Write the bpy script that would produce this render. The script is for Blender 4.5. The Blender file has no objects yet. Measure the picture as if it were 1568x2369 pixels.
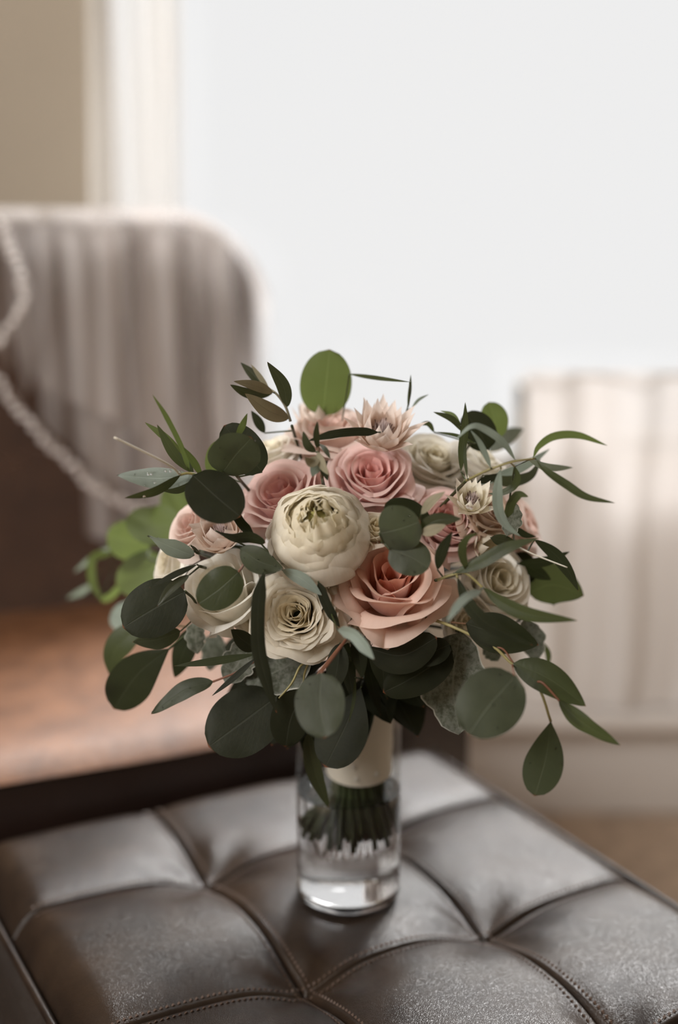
import bpy, math, random
import numpy as np
from mathutils import Vector, Matrix

random.seed(7)
rng = np.random.default_rng(7)
sc = bpy.context.scene
C = bpy.context.collection
PI = math.pi
R = math.radians

# ------------------------------------------------------------------ camera
FPX, PITCH, CAMZ = 3000.0, R(12.0), 0.990
cam_d = bpy.data.cameras.new('camera')
cam = bpy.data.objects.new('camera', cam_d)
C.objects.link(cam)
cam.location = (0, 0, CAMZ)
cam.rotation_euler = (R(90) - PITCH, 0, 0)
cam_d.sensor_fit = 'VERTICAL'
cam_d.sensor_height = 36.0
cam_d.lens = 36.0 * FPX / 2369.0
cam_d.clip_start = 0.05
cam_d.dof.use_dof = True
cam_d.dof.aperture_fstop = 1.75
cam_d.dof.focus_distance = 0.905
sc.camera = cam

# ------------------------------------------------------------------ view, sky and lights
sc.view_settings.view_transform = 'Standard'
sc.view_settings.look = 'None'
sc.view_settings.gamma = 1
sc.view_settings.use_curve_mapping = False
sc.view_settings.exposure = 0.0
w = bpy.data.worlds.new('overcast_sky')
sc.world = w
w.use_nodes = True
w.node_tree.nodes['Background'].inputs[0].default_value = (1.0, 1.0, 1.0, 1)
w.node_tree.nodes['Background'].inputs[1].default_value = 0.885


def light(name, kind, energy, loc, target, color=(1, 1, 1), **kw):
    d = bpy.data.lights.new(name, kind)
    d.energy = energy
    d.color = color
    for k, v in kw.items():
        setattr(d, k, v)
    o = bpy.data.objects.new(name, d)
    C.objects.link(o)
    o.location = loc
    o.rotation_euler = (Vector(target) - Vector(loc)).to_track_quat('-Z', 'Y').to_euler()
    return o


light('sun', 'SUN', 8.0, (2.1, 6, 7.0), (0, 1, 0.9), (1.0, 0.99, 0.98), angle=R(24))
light('side_fill_light', 'AREA', 76.0, (-1.55, -0.25, 1.95), (0, 1, 0.8), (1.0, 0.97, 0.94),
      shape='RECTANGLE', size=1.3, size_y=1.3)  # unseen fill lamp added for the front; the left wall has no window
sc.cycles.max_bounces = 14
sc.cycles.transmission_bounces = 14
sc.cycles.transparent_max_bounces = 16
sc.cycles.sample_clamp_indirect = 6.0


# ------------------------------------------------------------------ pixel <-> world helpers
def at(px, py, Y):
    x = (px - 784.0) / FPX
    u = -(py - 1184.5) / FPX
    d = Vector((x, math.cos(PITCH) + u * math.sin(PITCH), -math.sin(PITCH) + u * math.cos(PITCH)))
    return Vector((0, 0, CAMZ)) + d * (Y / d.y)


def depth(p):
    return p.y * math.cos(PITCH) - (p.z - CAMZ) * math.sin(PITCH)


def px2m(n, p):
    return n * depth(p) / FPX


# ------------------------------------------------------------------ object helpers
ROOT = {}


def tag(o, label=None, cat=None, group=None, kind=None):
    if label: o['label'] = label
    if cat: o['category'] = cat
    if group: o['group'] = group
    if kind: o['kind'] = kind
    return o


def thing(name, loc, label, cat, group=None):
    o = bpy.data.objects.new(name, None)
    o.empty_display_size = 0.02
    C.objects.link(o)
    o.location = loc
    ROOT[o.name] = Vector(loc)
    return tag(o, label, cat, group)


def obj(name, verts, faces, mat, parent=None, smooth=True, uv=None, col=None):
    """verts in world coordinates; the object is stored relative to its top-level thing"""
    off = Vector((0, 0, 0))
    if parent is not None:
        q = parent
        while q.parent is not None:
            q = q.parent
        off = ROOT.get(q.name, Vector((0, 0, 0)))
    v = np.asarray([tuple(p) for p in verts], dtype=float) - np.array(off)
    me = bpy.data.meshes.new(name)
    me.from_pydata(v.tolist(), [], [tuple(map(int, f)) for f in faces])
    if smooth:
        me.polygons.foreach_set('use_smooth', [True] * len(me.polygons))
    if uv is not None:
        l = me.uv_layers.new(name='UVMap')
        idx = np.empty(len(me.loops), dtype=int)
        me.loops.foreach_get('vertex_index', idx)
        l.data.foreach_set('uv', np.asarray(uv, dtype=float)[idx].ravel())
    if col is not None:
        a = me.color_attributes.new('Col', 'FLOAT_COLOR', 'POINT')
        c = np.ones((len(v), 4))
        c[:, :3] = np.asarray(col)
        a.data.foreach_set('color', c.ravel())
    me.materials.append(mat)
    me.update()
    o = bpy.data.objects.new(name, me)
    C.objects.link(o)
    if parent is not None:
        o.parent = parent
    else:
        ROOT[o.name] = Vector((0, 0, 0))
    return o


def grid_faces(nu, nv, close_u=False):
    f = []
    for j in range(nv - 1):
        for i in range(nu if close_u else nu - 1):
            a = j * nu + i
            b = j * nu + (i + 1) % nu
            f.append((a, b, b + nu, a + nu))
    return f


def catmull(pts, n):
    pts = [Vector(p) for p in pts]
    if len(pts) == 2:
        return [pts[0].lerp(pts[1], i / (n - 1)) for i in range(n)]
    P = [pts[0] * 2 - pts[1]] + pts + [pts[-1] * 2 - pts[-2]]
    L = [0]
    for a, b in zip(pts, pts[1:]):
        L.append(L[-1] + max((b - a).length, 1e-6))
    out = []
    for k in range(n):
        s = L[-1] * k / (n - 1)
        i = 0
        while i < len(pts) - 2 and s > L[i + 1]:
            i += 1
        t = (s - L[i]) / (L[i + 1] - L[i])
        p0, p1, p2, p3 = P[i], P[i + 1], P[i + 2], P[i + 3]
        out.append(0.5 * ((2 * p1) + (p2 - p0) * t + (2 * p0 - 5 * p1 + 4 * p2 - p3) * t * t +
                          (3 * p1 - p0 - 3 * p2 + p3) * t ** 3))
    return out


class MB:
    def __init__(s):
        s.v, s.f = [], []

    def add(s, v, f):
        o = len(s.v)
        s.v += [tuple(p) for p in v]
        s.f += [tuple(i + o for i in q) for q in f]

    def tube(s, pts, r0, r1=None, n=8, seg=12, cap=True):
        r1 = r0 if r1 is None else r1
        c = catmull(pts, seg)
        N = None
        vs = []
        for i, p in enumerate(c):
            T = (c[min(i + 1, seg - 1)] - c[max(i - 1, 0)]).normalized()
            if N is None:
                N = T.orthogonal().normalized()
            N = (N - T * N.dot(T)).normalized()
            B = T.cross(N)
            r = r0 + (r1 - r0) * i / (seg - 1)
            for k in range(n):
                a = 2 * PI * k / n
                vs.append(p + (N * math.cos(a) + B * math.sin(a)) * r)
        f = grid_faces(n, seg, True)
        if cap:
            f.append(tuple(range(n))[::-1])
            f.append(tuple(range(n * (seg - 1), n * seg)))
        s.add(vs, f)

    def box(s, lo, hi, M=None):
        v = [Vector((x, y, z)) for z in (lo[2], hi[2]) for y in (lo[1], hi[1]) for x in (lo[0], hi[0])]
        if M: v = [M @ p for p in v]
        s.add(v, [(0, 2, 3, 1), (4, 5, 7, 6), (0, 1, 5, 4), (2, 6, 7, 3), (0, 4, 6, 2), (1, 3, 7, 5)])

    def sphere(s, c, r, nu=8, nv=6, sc3=(1, 1, 1)):
        vs = [(c[0] + r * sc3[0] * math.sin(PI * j / (nv - 1)) * math.cos(2 * PI * i / nu),
               c[1] + r * sc3[1] * math.sin(PI * j / (nv - 1)) * math.sin(2 * PI * i / nu),
               c[2] + r * sc3[2] * math.cos(PI * j / (nv - 1))) for j in range(nv) for i in range(nu)]
        s.add(vs, [q[::-1] for q in grid_faces(nu, nv, True)])

    def build(s, name, mat, parent=None, smooth=True):
        return obj(name, s.v, s.f, mat, parent, smooth)


def lathe(profile, cx, cy, n=64):
    P = [profile[0]]
    for a, b_ in zip(profile, profile[1:]):      # support loops keep long walls flat under smooth shading
        L = math.hypot(b_[0] - a[0], b_[1] - a[1])
        if L > .002:
            for t in (.0003 / L, .5, 1 - .0003 / L):
                P.append((a[0] + (b_[0] - a[0]) * t, a[1] + (b_[1] - a[1]) * t))
        P.append(b_)
    profile[:] = P
    vs = [(cx + r * math.cos(2 * PI * i / n), cy + r * math.sin(2 * PI * i / n), z) for r, z in profile for i in range(n)]
    return vs, grid_faces(n, len(profile), True)


def bevel(o, w, seg=3):
    m = o.modifiers.new('bevel', 'BEVEL')
    m.width = w
    m.segments = seg
    m.limit_method = 'ANGLE'
    return o


# ------------------------------------------------------------------ materials
def mat(name):
    m = bpy.data.materials.new(name)
    m.use_nodes = True
    nt = m.node_tree
    nt.nodes.clear()
    out = nt.nodes.new('ShaderNodeOutputMaterial')
    return m, nt, out


def N(nt, t, **kw):
    n = nt.nodes.new(t)
    for k, v in kw.items():
        if k.startswith('i_'):
            n.inputs[k[2:].replace('_', ' ')].default_value = v
        else:
            setattr(n, k, v)
    return n


def mixrgb(nt, fac, a, b, mode='MIX'):
    n = nt.nodes.new('ShaderNodeMix')
    n.data_type = 'RGBA'
    n.blend_type = mode
    for sock, val in ((n.inputs[0], fac), (n.inputs[6], a), (n.inputs[7], b)):
        if hasattr(val, 'is_output'):
            nt.links.new(val, sock)
        elif isinstance(val, (tuple, list)):
            sock.default_value = (*val[:3], 1)
        else:
            sock.default_value = val
    return n.outputs[2]


def math_n(nt, op, a, b=0.0, c=0.0):
    n = nt.nodes.new('ShaderNodeMath')
    n.operation = op
    for i, val in enumerate((a, b, c)):
        if hasattr(val, 'is_output'):
            nt.links.new(val, n.inputs[i])
        else:
            n.inputs[i].default_value = val
    return n.outputs[0]


def noise(nt, scale, detail=3, vec=None, rough=0.5):
    n = nt.nodes.new('ShaderNodeTexNoise')
    n.inputs['Scale'].default_value = scale
    n.inputs['Detail'].default_value = detail
    n.inputs['Roughness'].default_value = rough
    if vec is not None: nt.links.new(vec, n.inputs['Vector'])
    return n.outputs[0]


def ramp(nt, fac, p0, p1, c0=(0, 0, 0), c1=(1, 1, 1)):
    n = nt.nodes.new('ShaderNodeValToRGB')
    nt.links.new(fac, n.inputs[0])
    n.color_ramp.elements[0].position = p0
    n.color_ramp.elements[1].position = p1
    n.color_ramp.elements[0].color = (*c0, 1)
    n.color_ramp.elements[1].color = (*c1, 1)
    return n.outputs[0]


def bump(nt, h, strength, dist=0.001):
    n = nt.nodes.new('ShaderNodeBump')
    n.inputs['Strength'].default_value = strength
    n.inputs['Distance'].default_value = dist
    nt.links.new(h, n.inputs['Height'])
    return n.outputs[0]


def objcoord(nt):
    return nt.nodes.new('ShaderNodeTexCoord').outputs['Object']


def principled(name, color, rough=0.5, spec=0.5, bumps=None, var=0.0, vscale=10, metallic=0, coat=0, color2=None,
               sheen=0):
    m, nt, out = mat(name)
    p = N(nt, 'ShaderNodeBsdfPrincipled')
    nt.links.new(p.outputs[0], out.inputs[0])
    p.inputs['Roughness'].default_value = rough
    p.inputs['Specular IOR Level'].default_value = spec
    p.inputs['Metallic'].default_value = metallic
    p.inputs['Coat Weight'].default_value = coat
    p.inputs['Sheen Weight'].default_value = sheen
    co = objcoord(nt)
    if color2 or var:
        c2 = color2 or tuple(c * (1 - var) for c in color)
        nt.links.new(mixrgb(nt, ramp(nt, noise(nt, vscale, 4, co), 0.35, 0.65), color, c2), p.inputs['Base Color'])
    else:
        p.inputs['Base Color'].default_value = (*color, 1)
    if bumps:
        nt.links.new(bump(nt, noise(nt, bumps[0], 4, co), bumps[1], bumps[2]), p.inputs['Normal'])
    return m


def leather(name, c1, c2, rough, scale=900, strength=0.8, mott=14, coat=0.0, spec=0.5):
    m, nt, out = mat(name)
    p = N(nt, 'ShaderNodeBsdfPrincipled')
    nt.links.new(p.outputs[0], out.inputs[0])
    co = objcoord(nt)
    f = ramp(nt, noise(nt, mott, 6, co, 0.65), 0.36, 0.66)
    nt.links.new(mixrgb(nt, f, c1, c2), p.inputs['Base Color'])
    r = ramp(nt, noise(nt, mott * 1.7, 5, co), 0.3, 0.7, (rough - 0.02,) * 3, (rough + 0.03,) * 3)
    nt.links.new(r, p.inputs['Roughness'])
    p.inputs['Specular IOR Level'].default_value = spec
    p.inputs['Coat Weight'].default_value = coat
    p.inputs['Coat Roughness'].default_value = 0.35
    v = N(nt, 'ShaderNodeTexVoronoi', feature='DISTANCE_TO_EDGE')
    v.inputs['Scale'].default_value = scale
    nt.links.new(co, v.inputs['Vector'])
    cells = ramp(nt, v.outputs[0], 0.0, 0.25)
    h = math_n(nt, 'ADD', cells, math_n(nt, 'MULTIPLY', noise(nt, scale * 0.25, 3, co), 1.5))
    nt.links.new(bump(nt, h, strength, 0.0006), p.inputs['Normal'])
    return m


def leaf_mat(name, col, trans, tmix=0.35, rough=0.42, rib=1.5, mott=None, edge=None, spec=0.28, fuzz=0.0):
    m, nt, out = mat(name)
    uvn = nt.nodes.new('ShaderNodeUVMap')
    sep = nt.nodes.new('ShaderNodeSeparateXYZ')
    nt.links.new(uvn.outputs[0], sep.inputs[0])
    x = math_n(nt, 'ABSOLUTE', math_n(nt, 'SUBTRACT', sep.outputs[0], 0.5))   # 0 at midrib, .5 at edge
    ribm = ramp(nt, x, 0.006, 0.022, (1, 1, 1), (0, 0, 0))
    # side veins: slanted lines
    ph = math_n(nt, 'MULTIPLY_ADD', sep.outputs[1], 10.0, math_n(nt, 'MULTIPLY', x, -9.0))
    fr = math_n(nt, 'ABSOLUTE', math_n(nt, 'SUBTRACT', math_n(nt, 'FRACT', ph), 0.5))
    vein = ramp(nt, fr, 0.0, 0.06, (1, 1, 1), (0, 0, 0))
    vein = math_n(nt, 'MULTIPLY', vein, 0.07)
    lines = math_n(nt, 'MAXIMUM', math_n(nt, 'MULTIPLY', ribm, 0.55), vein)
    co = objcoord(nt)
    base = mixrgb(nt, ramp(nt, noise(nt, 60, 4, co), 0.3, 0.7), tuple(c * 0.85 for c in col), tuple(c * 1.15 for c in col))
    if mott:
        base = mixrgb(nt, ramp(nt, noise(nt, 260, 5, co, 0.7), 0.42, 0.6), base, mott)
    lighter = tuple(min(1, c * rib + 0.02) for c in col)
    base = mixrgb(nt, lines, base, lighter)
    if edge:
        base = mixrgb(nt, ramp(nt, x, 0.462, 0.49), base, edge)
    # reddish tip
    tip = ramp(nt, sep.outputs[1], 0.975, 0.995)
    base = mixrgb(nt, tip, base, (0.22, 0.07, 0.03)) if not mott else base
    p = N(nt, 'ShaderNodeBsdfPrincipled')
    nt.links.new(base, p.inputs['Base Color'])
    p.inputs['Roughness'].default_value = rough
    p.inputs['Specular IOR Level'].default_value = spec
    p.inputs['Sheen Weight'].default_value = fuzz
    h = math_n(nt, 'SUBTRACT', noise(nt, 350, 3, co), math_n(nt, 'MULTIPLY', lines, 2.0))
    nt.links.new(bump(nt, h, 0.35, 0.0005), p.inputs['Normal'])
    t = N(nt, 'ShaderNodeBsdfTranslucent')
    nt.links.new(mixrgb(nt, lines, trans, tuple(c * 1.25 for c in trans)), t.inputs[0])
    mx = N(nt, 'ShaderNodeMixShader')
    mx.inputs[0].default_value = tmix
    nt.links.new(p.outputs[0], mx.inputs[1])
    nt.links.new(t.outputs[0], mx.inputs[2])
    nt.links.new(mx.outputs[0], out.inputs[0])
    return m


def petal_mat():
    m, nt, out = mat('petal')
    a = N(nt, 'ShaderNodeAttribute', attribute_name='Col')
    co = objcoord(nt)
    uvn = nt.nodes.new('ShaderNodeUVMap')
    mp = nt.nodes.new('ShaderNodeMapping')
    mp.inputs['Scale'].default_value = (26, 2.2, 1)
    nt.links.new(uvn.outputs[0], mp.inputs[0])
    veins = noise(nt, 1.0, 3, mp.outputs[0])
    c = mixrgb(nt, math_n(nt, 'MULTIPLY', ramp(nt, veins, 0.35, 0.7), 0.14), a.outputs['Color'], (0.75, 0.6, 0.45), 'MULTIPLY')
    p = N(nt, 'ShaderNodeBsdfPrincipled')
    nt.links.new(c, p.inputs['Base Color'])
    p.inputs['Roughness'].default_value = 0.55
    p.inputs['Specular IOR Level'].default_value = 0.25
    p.inputs['Sheen Weight'].default_value = 0.12
    h = math_n(nt, 'ADD', veins, math_n(nt, 'MULTIPLY', noise(nt, 240, 3, co), 0.5))
    nt.links.new(bump(nt, h, 0.3, 0.0006), p.inputs['Normal'])
    t = N(nt, 'ShaderNodeBsdfTranslucent')
    nt.links.new(c, t.inputs[0])
    mx = N(nt, 'ShaderNodeMixShader')
    mx.inputs[0].default_value = 0.46
    nt.links.new(p.outputs[0], mx.inputs[1])
    nt.links.new(t.outputs[0], mx.inputs[2])
    nt.links.new(mx.outputs[0], out.inputs[0])
    return m


def glass_mat(name, color=(1, 1, 1), ior=1.5, rough=0.0):
    m, nt, out = mat(name)
    g = N(nt, 'ShaderNodeBsdfGlass')
    g.inputs['Color'].default_value = (*color, 1)
    g.inputs['IOR'].default_value = ior
    g.inputs['Roughness'].default_value = rough
    nt.links.new(g.outputs[0], out.inputs[0])
    return m


def sheer_mat(name, col, alpha_lo, alpha_hi, streak=(30, 30, 1.5), tl=0.5):
    m, nt, out = mat(name)
    co = objcoord(nt)
    mp = nt.nodes.new('ShaderNodeMapping')
    mp.inputs['Scale'].default_value = streak
    nt.links.new(co, mp.inputs[0])
    f = noise(nt, 1.0, 3, mp.outputs[0])
    al = ramp(nt, f, 0.36, 0.66, (alpha_lo,) * 3, (alpha_hi,) * 3)
    d = N(nt, 'ShaderNodeBsdfDiffuse')
    d.inputs[0].default_value = (*col, 1)
    t = N(nt, 'ShaderNodeBsdfTranslucent')
    t.inputs[0].default_value = (*col, 1)
    m1 = N(nt, 'ShaderNodeMixShader')
    m1.inputs[0].default_value = tl
    nt.links.new(d.outputs[0], m1.inputs[1])
    nt.links.new(t.outputs[0], m1.inputs[2])
    tr = N(nt, 'ShaderNodeBsdfTransparent')
    m2 = N(nt, 'ShaderNodeMixShader')
    nt.links.new(al, m2.inputs[0])
    nt.links.new(tr.outputs[0], m2.inputs[1])
    nt.links.new(m1.outputs[0], m2.inputs[2])
    nt.links.new(m2.outputs[0], out.inputs[0])
    return m


M = dict(
    petal=petal_mat(),
    dark=leaf_mat('dark_green_leaf', (0.020, 0.022, 0.012), (0.04, 0.052, 0.015), 0.25, 0.55, spec=0.16),
    mid=leaf_mat('grey_green_leaf', (0.052, 0.060, 0.037), (0.085, 0.105, 0.04), 0.3, 0.5),
    bright=leaf_mat('fresh_green_leaf', (0.07, 0.09, 0.032), (0.19, 0.25, 0.065), 0.5, 0.5),
    willow=leaf_mat('willow_green_leaf', (0.038, 0.047, 0.020), (0.10, 0.12, 0.038), 0.35, 0.42),
    silver=leaf_mat('silver_green_leaf', (0.26, 0.31, 0.27), (0.20, 0.25, 0.16), 0.3, 0.5),
    olive=leaf_mat('olive_leaf_top', (0.038, 0.041, 0.022), (0.06, 0.08, 0.02), 0.2, 0.4),
    beige=leaf_mat('olive_leaf_underside', (0.30, 0.27, 0.185), (0.16, 0.14, 0.06), 0.25, 0.6, rib=0.5),
    dusty=leaf_mat('felted_grey_leaf', (0.21, 0.22, 0.185), (0.08, 0.10, 0.06), 0.2, 0.8, rib=1.2,
                   mott=(0.09, 0.10, 0.07), edge=(0.62, 0.62, 0.55), spec=0.1, fuzz=0.5),
    stem=principled('green_stem', (0.045, 0.058, 0.016), 0.5, var=0.4, vscale=60),
    stem_y=principled('yellow_green_twig', (0.30, 0.26, 0.10), 0.5, var=0.3, vscale=60),
    stem_r=principled('reddish_twig', (0.22, 0.09, 0.05), 0.5, var=0.3, vscale=60),
    stem_w=principled('brown_woody_stem', (0.13, 0.065, 0.03), 0.6, var=0.4, vscale=60),
    twig_p=principled('pale_dry_twig', (0.62, 0.58, 0.48), 0.5),
    satin=principled('ivory_satin', (0.80, 0.73, 0.64), 0.35, 0.5, bumps=(120, 0.35, 0.002), sheen=0.3),
    pearl=principled('pearl', (0.85, 0.80, 0.74), 0.15, 0.8, coat=0.6),
    glass=glass_mat('clear_glass', (1, 1, 1), 1.5),
    water=glass_mat('clear_water', (1, 1, 1), 1.33),
    seat=leather('dark_brown_leather', (0.014, 0.009, 0.0065), (0.034, 0.021, 0.013), 0.30, strength=.24, spec=.35),
    seat_dark=leather('near_black_leather', (0.018, 0.012, 0.009), (0.032, 0.021, 0.015), 0.45),
    tan=leather('tan_leather', (0.22, 0.100, 0.047), (0.115, 0.050, 0.023), 0.42, mott=22, strength=.3),
    brown=leather('chestnut_leather', (0.10, 0.048, 0.026), (0.050, 0.024, 0.014), 0.5, mott=9),
    rail=principled('dark_stained_wood', (0.022, 0.011, 0.008), 0.4, var=0.4, vscale=8),
    thread=principled('brown_thread', (0.085, 0.052, 0.036), 0.6),
    wall=principled('beige_wall_paint', (0.43, 0.37, 0.295), 0.9, 0.2, var=0.05, vscale=3),
    trimw=principled('white_trim_paint', (0.62, 0.56, 0.50), 0.5, 0.4),
    white=principled('white_panel_paint', (0.80, 0.77, 0.75), 0.7, 0.3),
    ceil=principled('ceiling_paint', (0.62, 0.56, 0.48), 0.9, 0.2, var=0.03),
    carpet=principled('brown_carpet', (0.68, 0.54, 0.42), 1.0, 0.1, bumps=(260, 0.7, 0.004), var=0.3, vscale=25),
    curtain=sheer_mat('white_sheer_curtain', (0.90, 0.88, 0.85), 0.30, 0.80, (8, 8, 1.2), 0.24),
    cafe=sheer_mat('white_voile', (0.90, 0.87, 0.85), 0.84, 0.98, (4, 4, 0.6), 0.24),
    tulle=sheer_mat('white_tulle', (0.86, 0.82, 0.80), 0.14, 0.68, (17, 17, 1.5), 0.5),
    bead=principled('beaded_trim', (0.80, 0.76, 0.74), 0.3, 0.7),
    heart=principled('greenish_heart', (0.55, 0.52, 0.24), 0.7),
    anther=principled('brown_anther', (0.10, 0.045, 0.025), 0.7),
    fluff=principled('pink_fluff', (0.74, 0.62, 0.60), 0.8, sheen=0.5),
    pane=None,
)
m, nt, out = mat('window_glass')
tr = N(nt, 'ShaderNodeBsdfTransparent')
gl = N(nt, 'ShaderNodeBsdfGlossy')
gl.inputs['Roughness'].default_value = 0.02
mx = N(nt, 'ShaderNodeMixShader')
mx.inputs[0].default_value = 0.02
nt.links.new(tr.outputs[0], mx.inputs[1]); nt.links.new(gl.outputs[0], mx.inputs[2]); nt.links.new(mx.outputs[0], out.inputs[0])
M['pane'] = m
m, nt, out = mat('thin_clear_glass')
tr = N(nt, 'ShaderNodeBsdfTransparent')
tr.inputs[0].default_value = (.97, .98, .975, 1)
gl = N(nt, 'ShaderNodeBsdfGlossy')
gl.inputs['Roughness'].default_value = 0.01
lw = N(nt, 'ShaderNodeLayerWeight')
lw.inputs[0].default_value = 0.5
mx = N(nt, 'ShaderNodeMixShader')
nt.links.new(math_n(nt, 'MULTIPLY_ADD', math_n(nt, 'POWER', lw.outputs['Facing'], 5.0), 0.7, 0.02), mx.inputs[0])
nt.links.new(tr.outputs[0], mx.inputs[1]); nt.links.new(gl.outputs[0], mx.inputs[2]); nt.links.new(mx.outputs[0], out.inputs[0])
M['thin'] = m

# ------------------------------------------------------------------ room
WY = 2.16          # inner face of the window wall
XL, XR, YB, ZC = -1.75, 1.9, -1.9, 2.5
WX0, WX1, WXM, ZS1, ZS2, ZT = -0.392, 1.55, 0.318, 0.60, 0.735, 2.28
WXN, ZS3 = 0.46, 0.64


def struct(name, boxes, m, smooth=False):
    b = MB()
    for lo, hi in boxes: b.box(lo, hi)
    return tag(b.build(name, m, None, smooth), kind='structure')


struct('floor', [((XL - .1, YB - .1, -0.1), (XR + .1, WY + .2, 0))], M['carpet'])
struct('ceiling', [((XL - .1, YB - .1, ZC), (XR + .1, WY + .2, ZC + .1))], M['ceil'])
struct('wall_back', [((XL - .1, WY, 0), (WX0, WY + .16, ZC)), ((WX1, WY, 0), (XR + .1, WY + .16, ZC)),
                     ((WX0, WY, ZT), (WX1, WY + .16, ZC)), ((WX0, WY, 0), (WXM, WY + .16, ZS1)),
                     ((WXM, WY, 0), (WXN, WY + .16, ZS2)), ((WXN, WY, 0), (WX1, WY + .16, ZS3))], M['wall'])
struct('wall_left', [((XL - .1, YB, 0), (XL, WY, ZC))], M['wall'])
struct('wall_right', [((XR, YB, 0), (XR + .1, WY, ZC))], M['wall'])
struct('wall_front', [((XL, YB - .1, 0), (XR, YB, ZC))], M['wall'])
wn = struct('window_1', [((WX0, WY + .10, ZS1), (WX0 + .012, WY + .14, ZT)), ((WX1 - .03, WY + .10, ZS3), (WX1, WY + .14, ZT)),
                         ((WX0, WY + .10, ZT - .03), (WX1, WY + .14, ZT))], M['trimw'])
pb = MB()
pb.box((WX0, WY + .118, ZS1), (WXM, WY + .122, ZT)); pb.box((WXM, WY + .118, ZS2), (WXN, WY + .122, ZT)); pb.box((WXN, WY + .118, ZS3), (WX1, WY + .122, ZT))
pb.build('pane', M['pane'], wn, False)
struct('trim_1', [((WXM, WY - .004, ZS2 - .03), (WXN, WY + .10, ZS2)), ((WXN, WY - .004, ZS3 - .03), (WX1 + .03, WY + .10, ZS3)),
                  ((WX0, WY - .004, ZS1 - .03), (WXM, WY + .10, ZS1))], M['trimw'])
struct('trim_2', [((WXM, WY - .012, .205), (WXN, WY - .003, ZS2 - .03)), ((WXN, WY - .012, .205), (1.7, WY - .003, ZS3 - .03))], M['white'])  # white panel added below the window to bounce light and brighten the half curtain
bb = struct('baseboard_back', [((XL, WY - .05, 0.0), (XR, WY, 0.175)), ((XL, WY - .105, .175), (XR, WY, .205))], M['white'])
bevel(bb, 0.006)

# ------------------------------------------------------------------ curtains


def drape(x0, x1, z0, z1, y, amp, nfold, seed, nu=150, nv=24, flare=0.0):
    r = random.Random(seed)
    ph = [r.uniform(0, 6.28) for _ in range(4)]
    v = []
    for j in range(nv):
        t = j / (nv - 1)
        for i in range(nu):
            s = i / (nu - 1)
            a = amp * (math.sin(2 * PI * nfold * s + ph[0] + 0.8 * math.sin(5 * s + ph[1])) +
                       0.4 * math.sin(2 * PI * nfold * 2.3 * s + ph[2] + t * 0.7))
            xx = x0 + (x1 - x0) * s
            xx += flare * (t - 0.5) * (1 - s) * -1
            v.append((xx + 0.004 * math.sin(9 * t + ph[3] + 7 * s), y + a * (0.7 + 0.3 * t), z1 + (z0 - z1) * t))
    return v, grid_faces(nu, nv)


c1 = thing('curtain', (-0.34, 2.06, 0.21), 'gathered white sheer curtain hanging at the left edge of the window', 'curtain')
v, f = drape(-0.384, -0.24, 0.21, 2.4, 2.06, 0.014, 5, 3, flare=0.03)
obj('curtain_panel', v, f, M['curtain'], c1)
b = MB(); b.tube([(-.6, 2.06, 2.41), (1.8, 2.06, 2.41)], .012); b.build('curtain_rod', M['trimw'], c1)
c2 = thing('cafe_curtain', (0.9, 2.07, 0.22), 'white voile half curtain hanging below the bright window on the right', 'curtain')
v, f = drape(0.298, 1.6, 0.215, 0.778, 2.07, 0.010, 9, 5, nu=260)
obj('curtain_panel', v, f, M['cafe'], c2)
b = MB(); b.tube([(.302, 2.075, .772), (1.6, 2.075, .772)], .003); b.build('curtain_rod', M['trimw'], c2)

# ------------------------------------------------------------------ ottoman frame of reference
ANG = R(28.5)
P2 = Vector((-0.026, 0.888, 0))
UA = Vector((math.cos(ANG), math.sin(ANG), 0))
VA = Vector((-math.sin(ANG), math.cos(ANG), 0))
SEAT = 0.450


def uv2w(u, v, z):
    return P2 + UA * u + VA * v + Vector((0, 0, z))


US = [-0.176, 0.0, 0.165, 0.338]
VS = [-0.36, -0.175, 0.0, 0.190, 0.352]


def top_h(u, v):
    i = max(0, min(2, sum(u > x for x in US[1:3])))
    j = max(0, min(3, sum(v > x for x in VS[1:4])))
    a = (u - US[i]) / (US[i + 1] - US[i]) * 2 - 1
    b_ = (v - VS[j]) / (VS[j + 1] - VS[j]) * 2 - 1
    a = max(-1, min(1, a)); b_ = max(-1, min(1, b_))
    q = (1 - abs(a) ** 4.0) * (1 - abs(b_) ** 4.0)
    h = 0.0075 * (max(q, 0) ** 0.8 - 1)
    for uu in US[1:3]:
        for vv in VS[1:4]:
            du, dv = u - uu, v - vv
            d = math.hypot(du, dv)
            th = math.atan2(dv, du)
            h -= 0.018 * math.exp(-(d / 0.042) ** 1.6)
            h += 0.0016 * math.cos(6 * th + uu * 30) * math.exp(-((d - 0.035) / 0.026) ** 2)
    # fall away at the outer edge
    for e, dd in (((u - US[0]), 0.034), ((US[3] - u), 0.045), ((v - VS[0]), 0.04), ((VS[4] - v), 0.045)):
        if e < dd:
            s = 1 - max(e, 0) / dd
            h -= 0.026 * s ** 2.4
    return h


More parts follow.
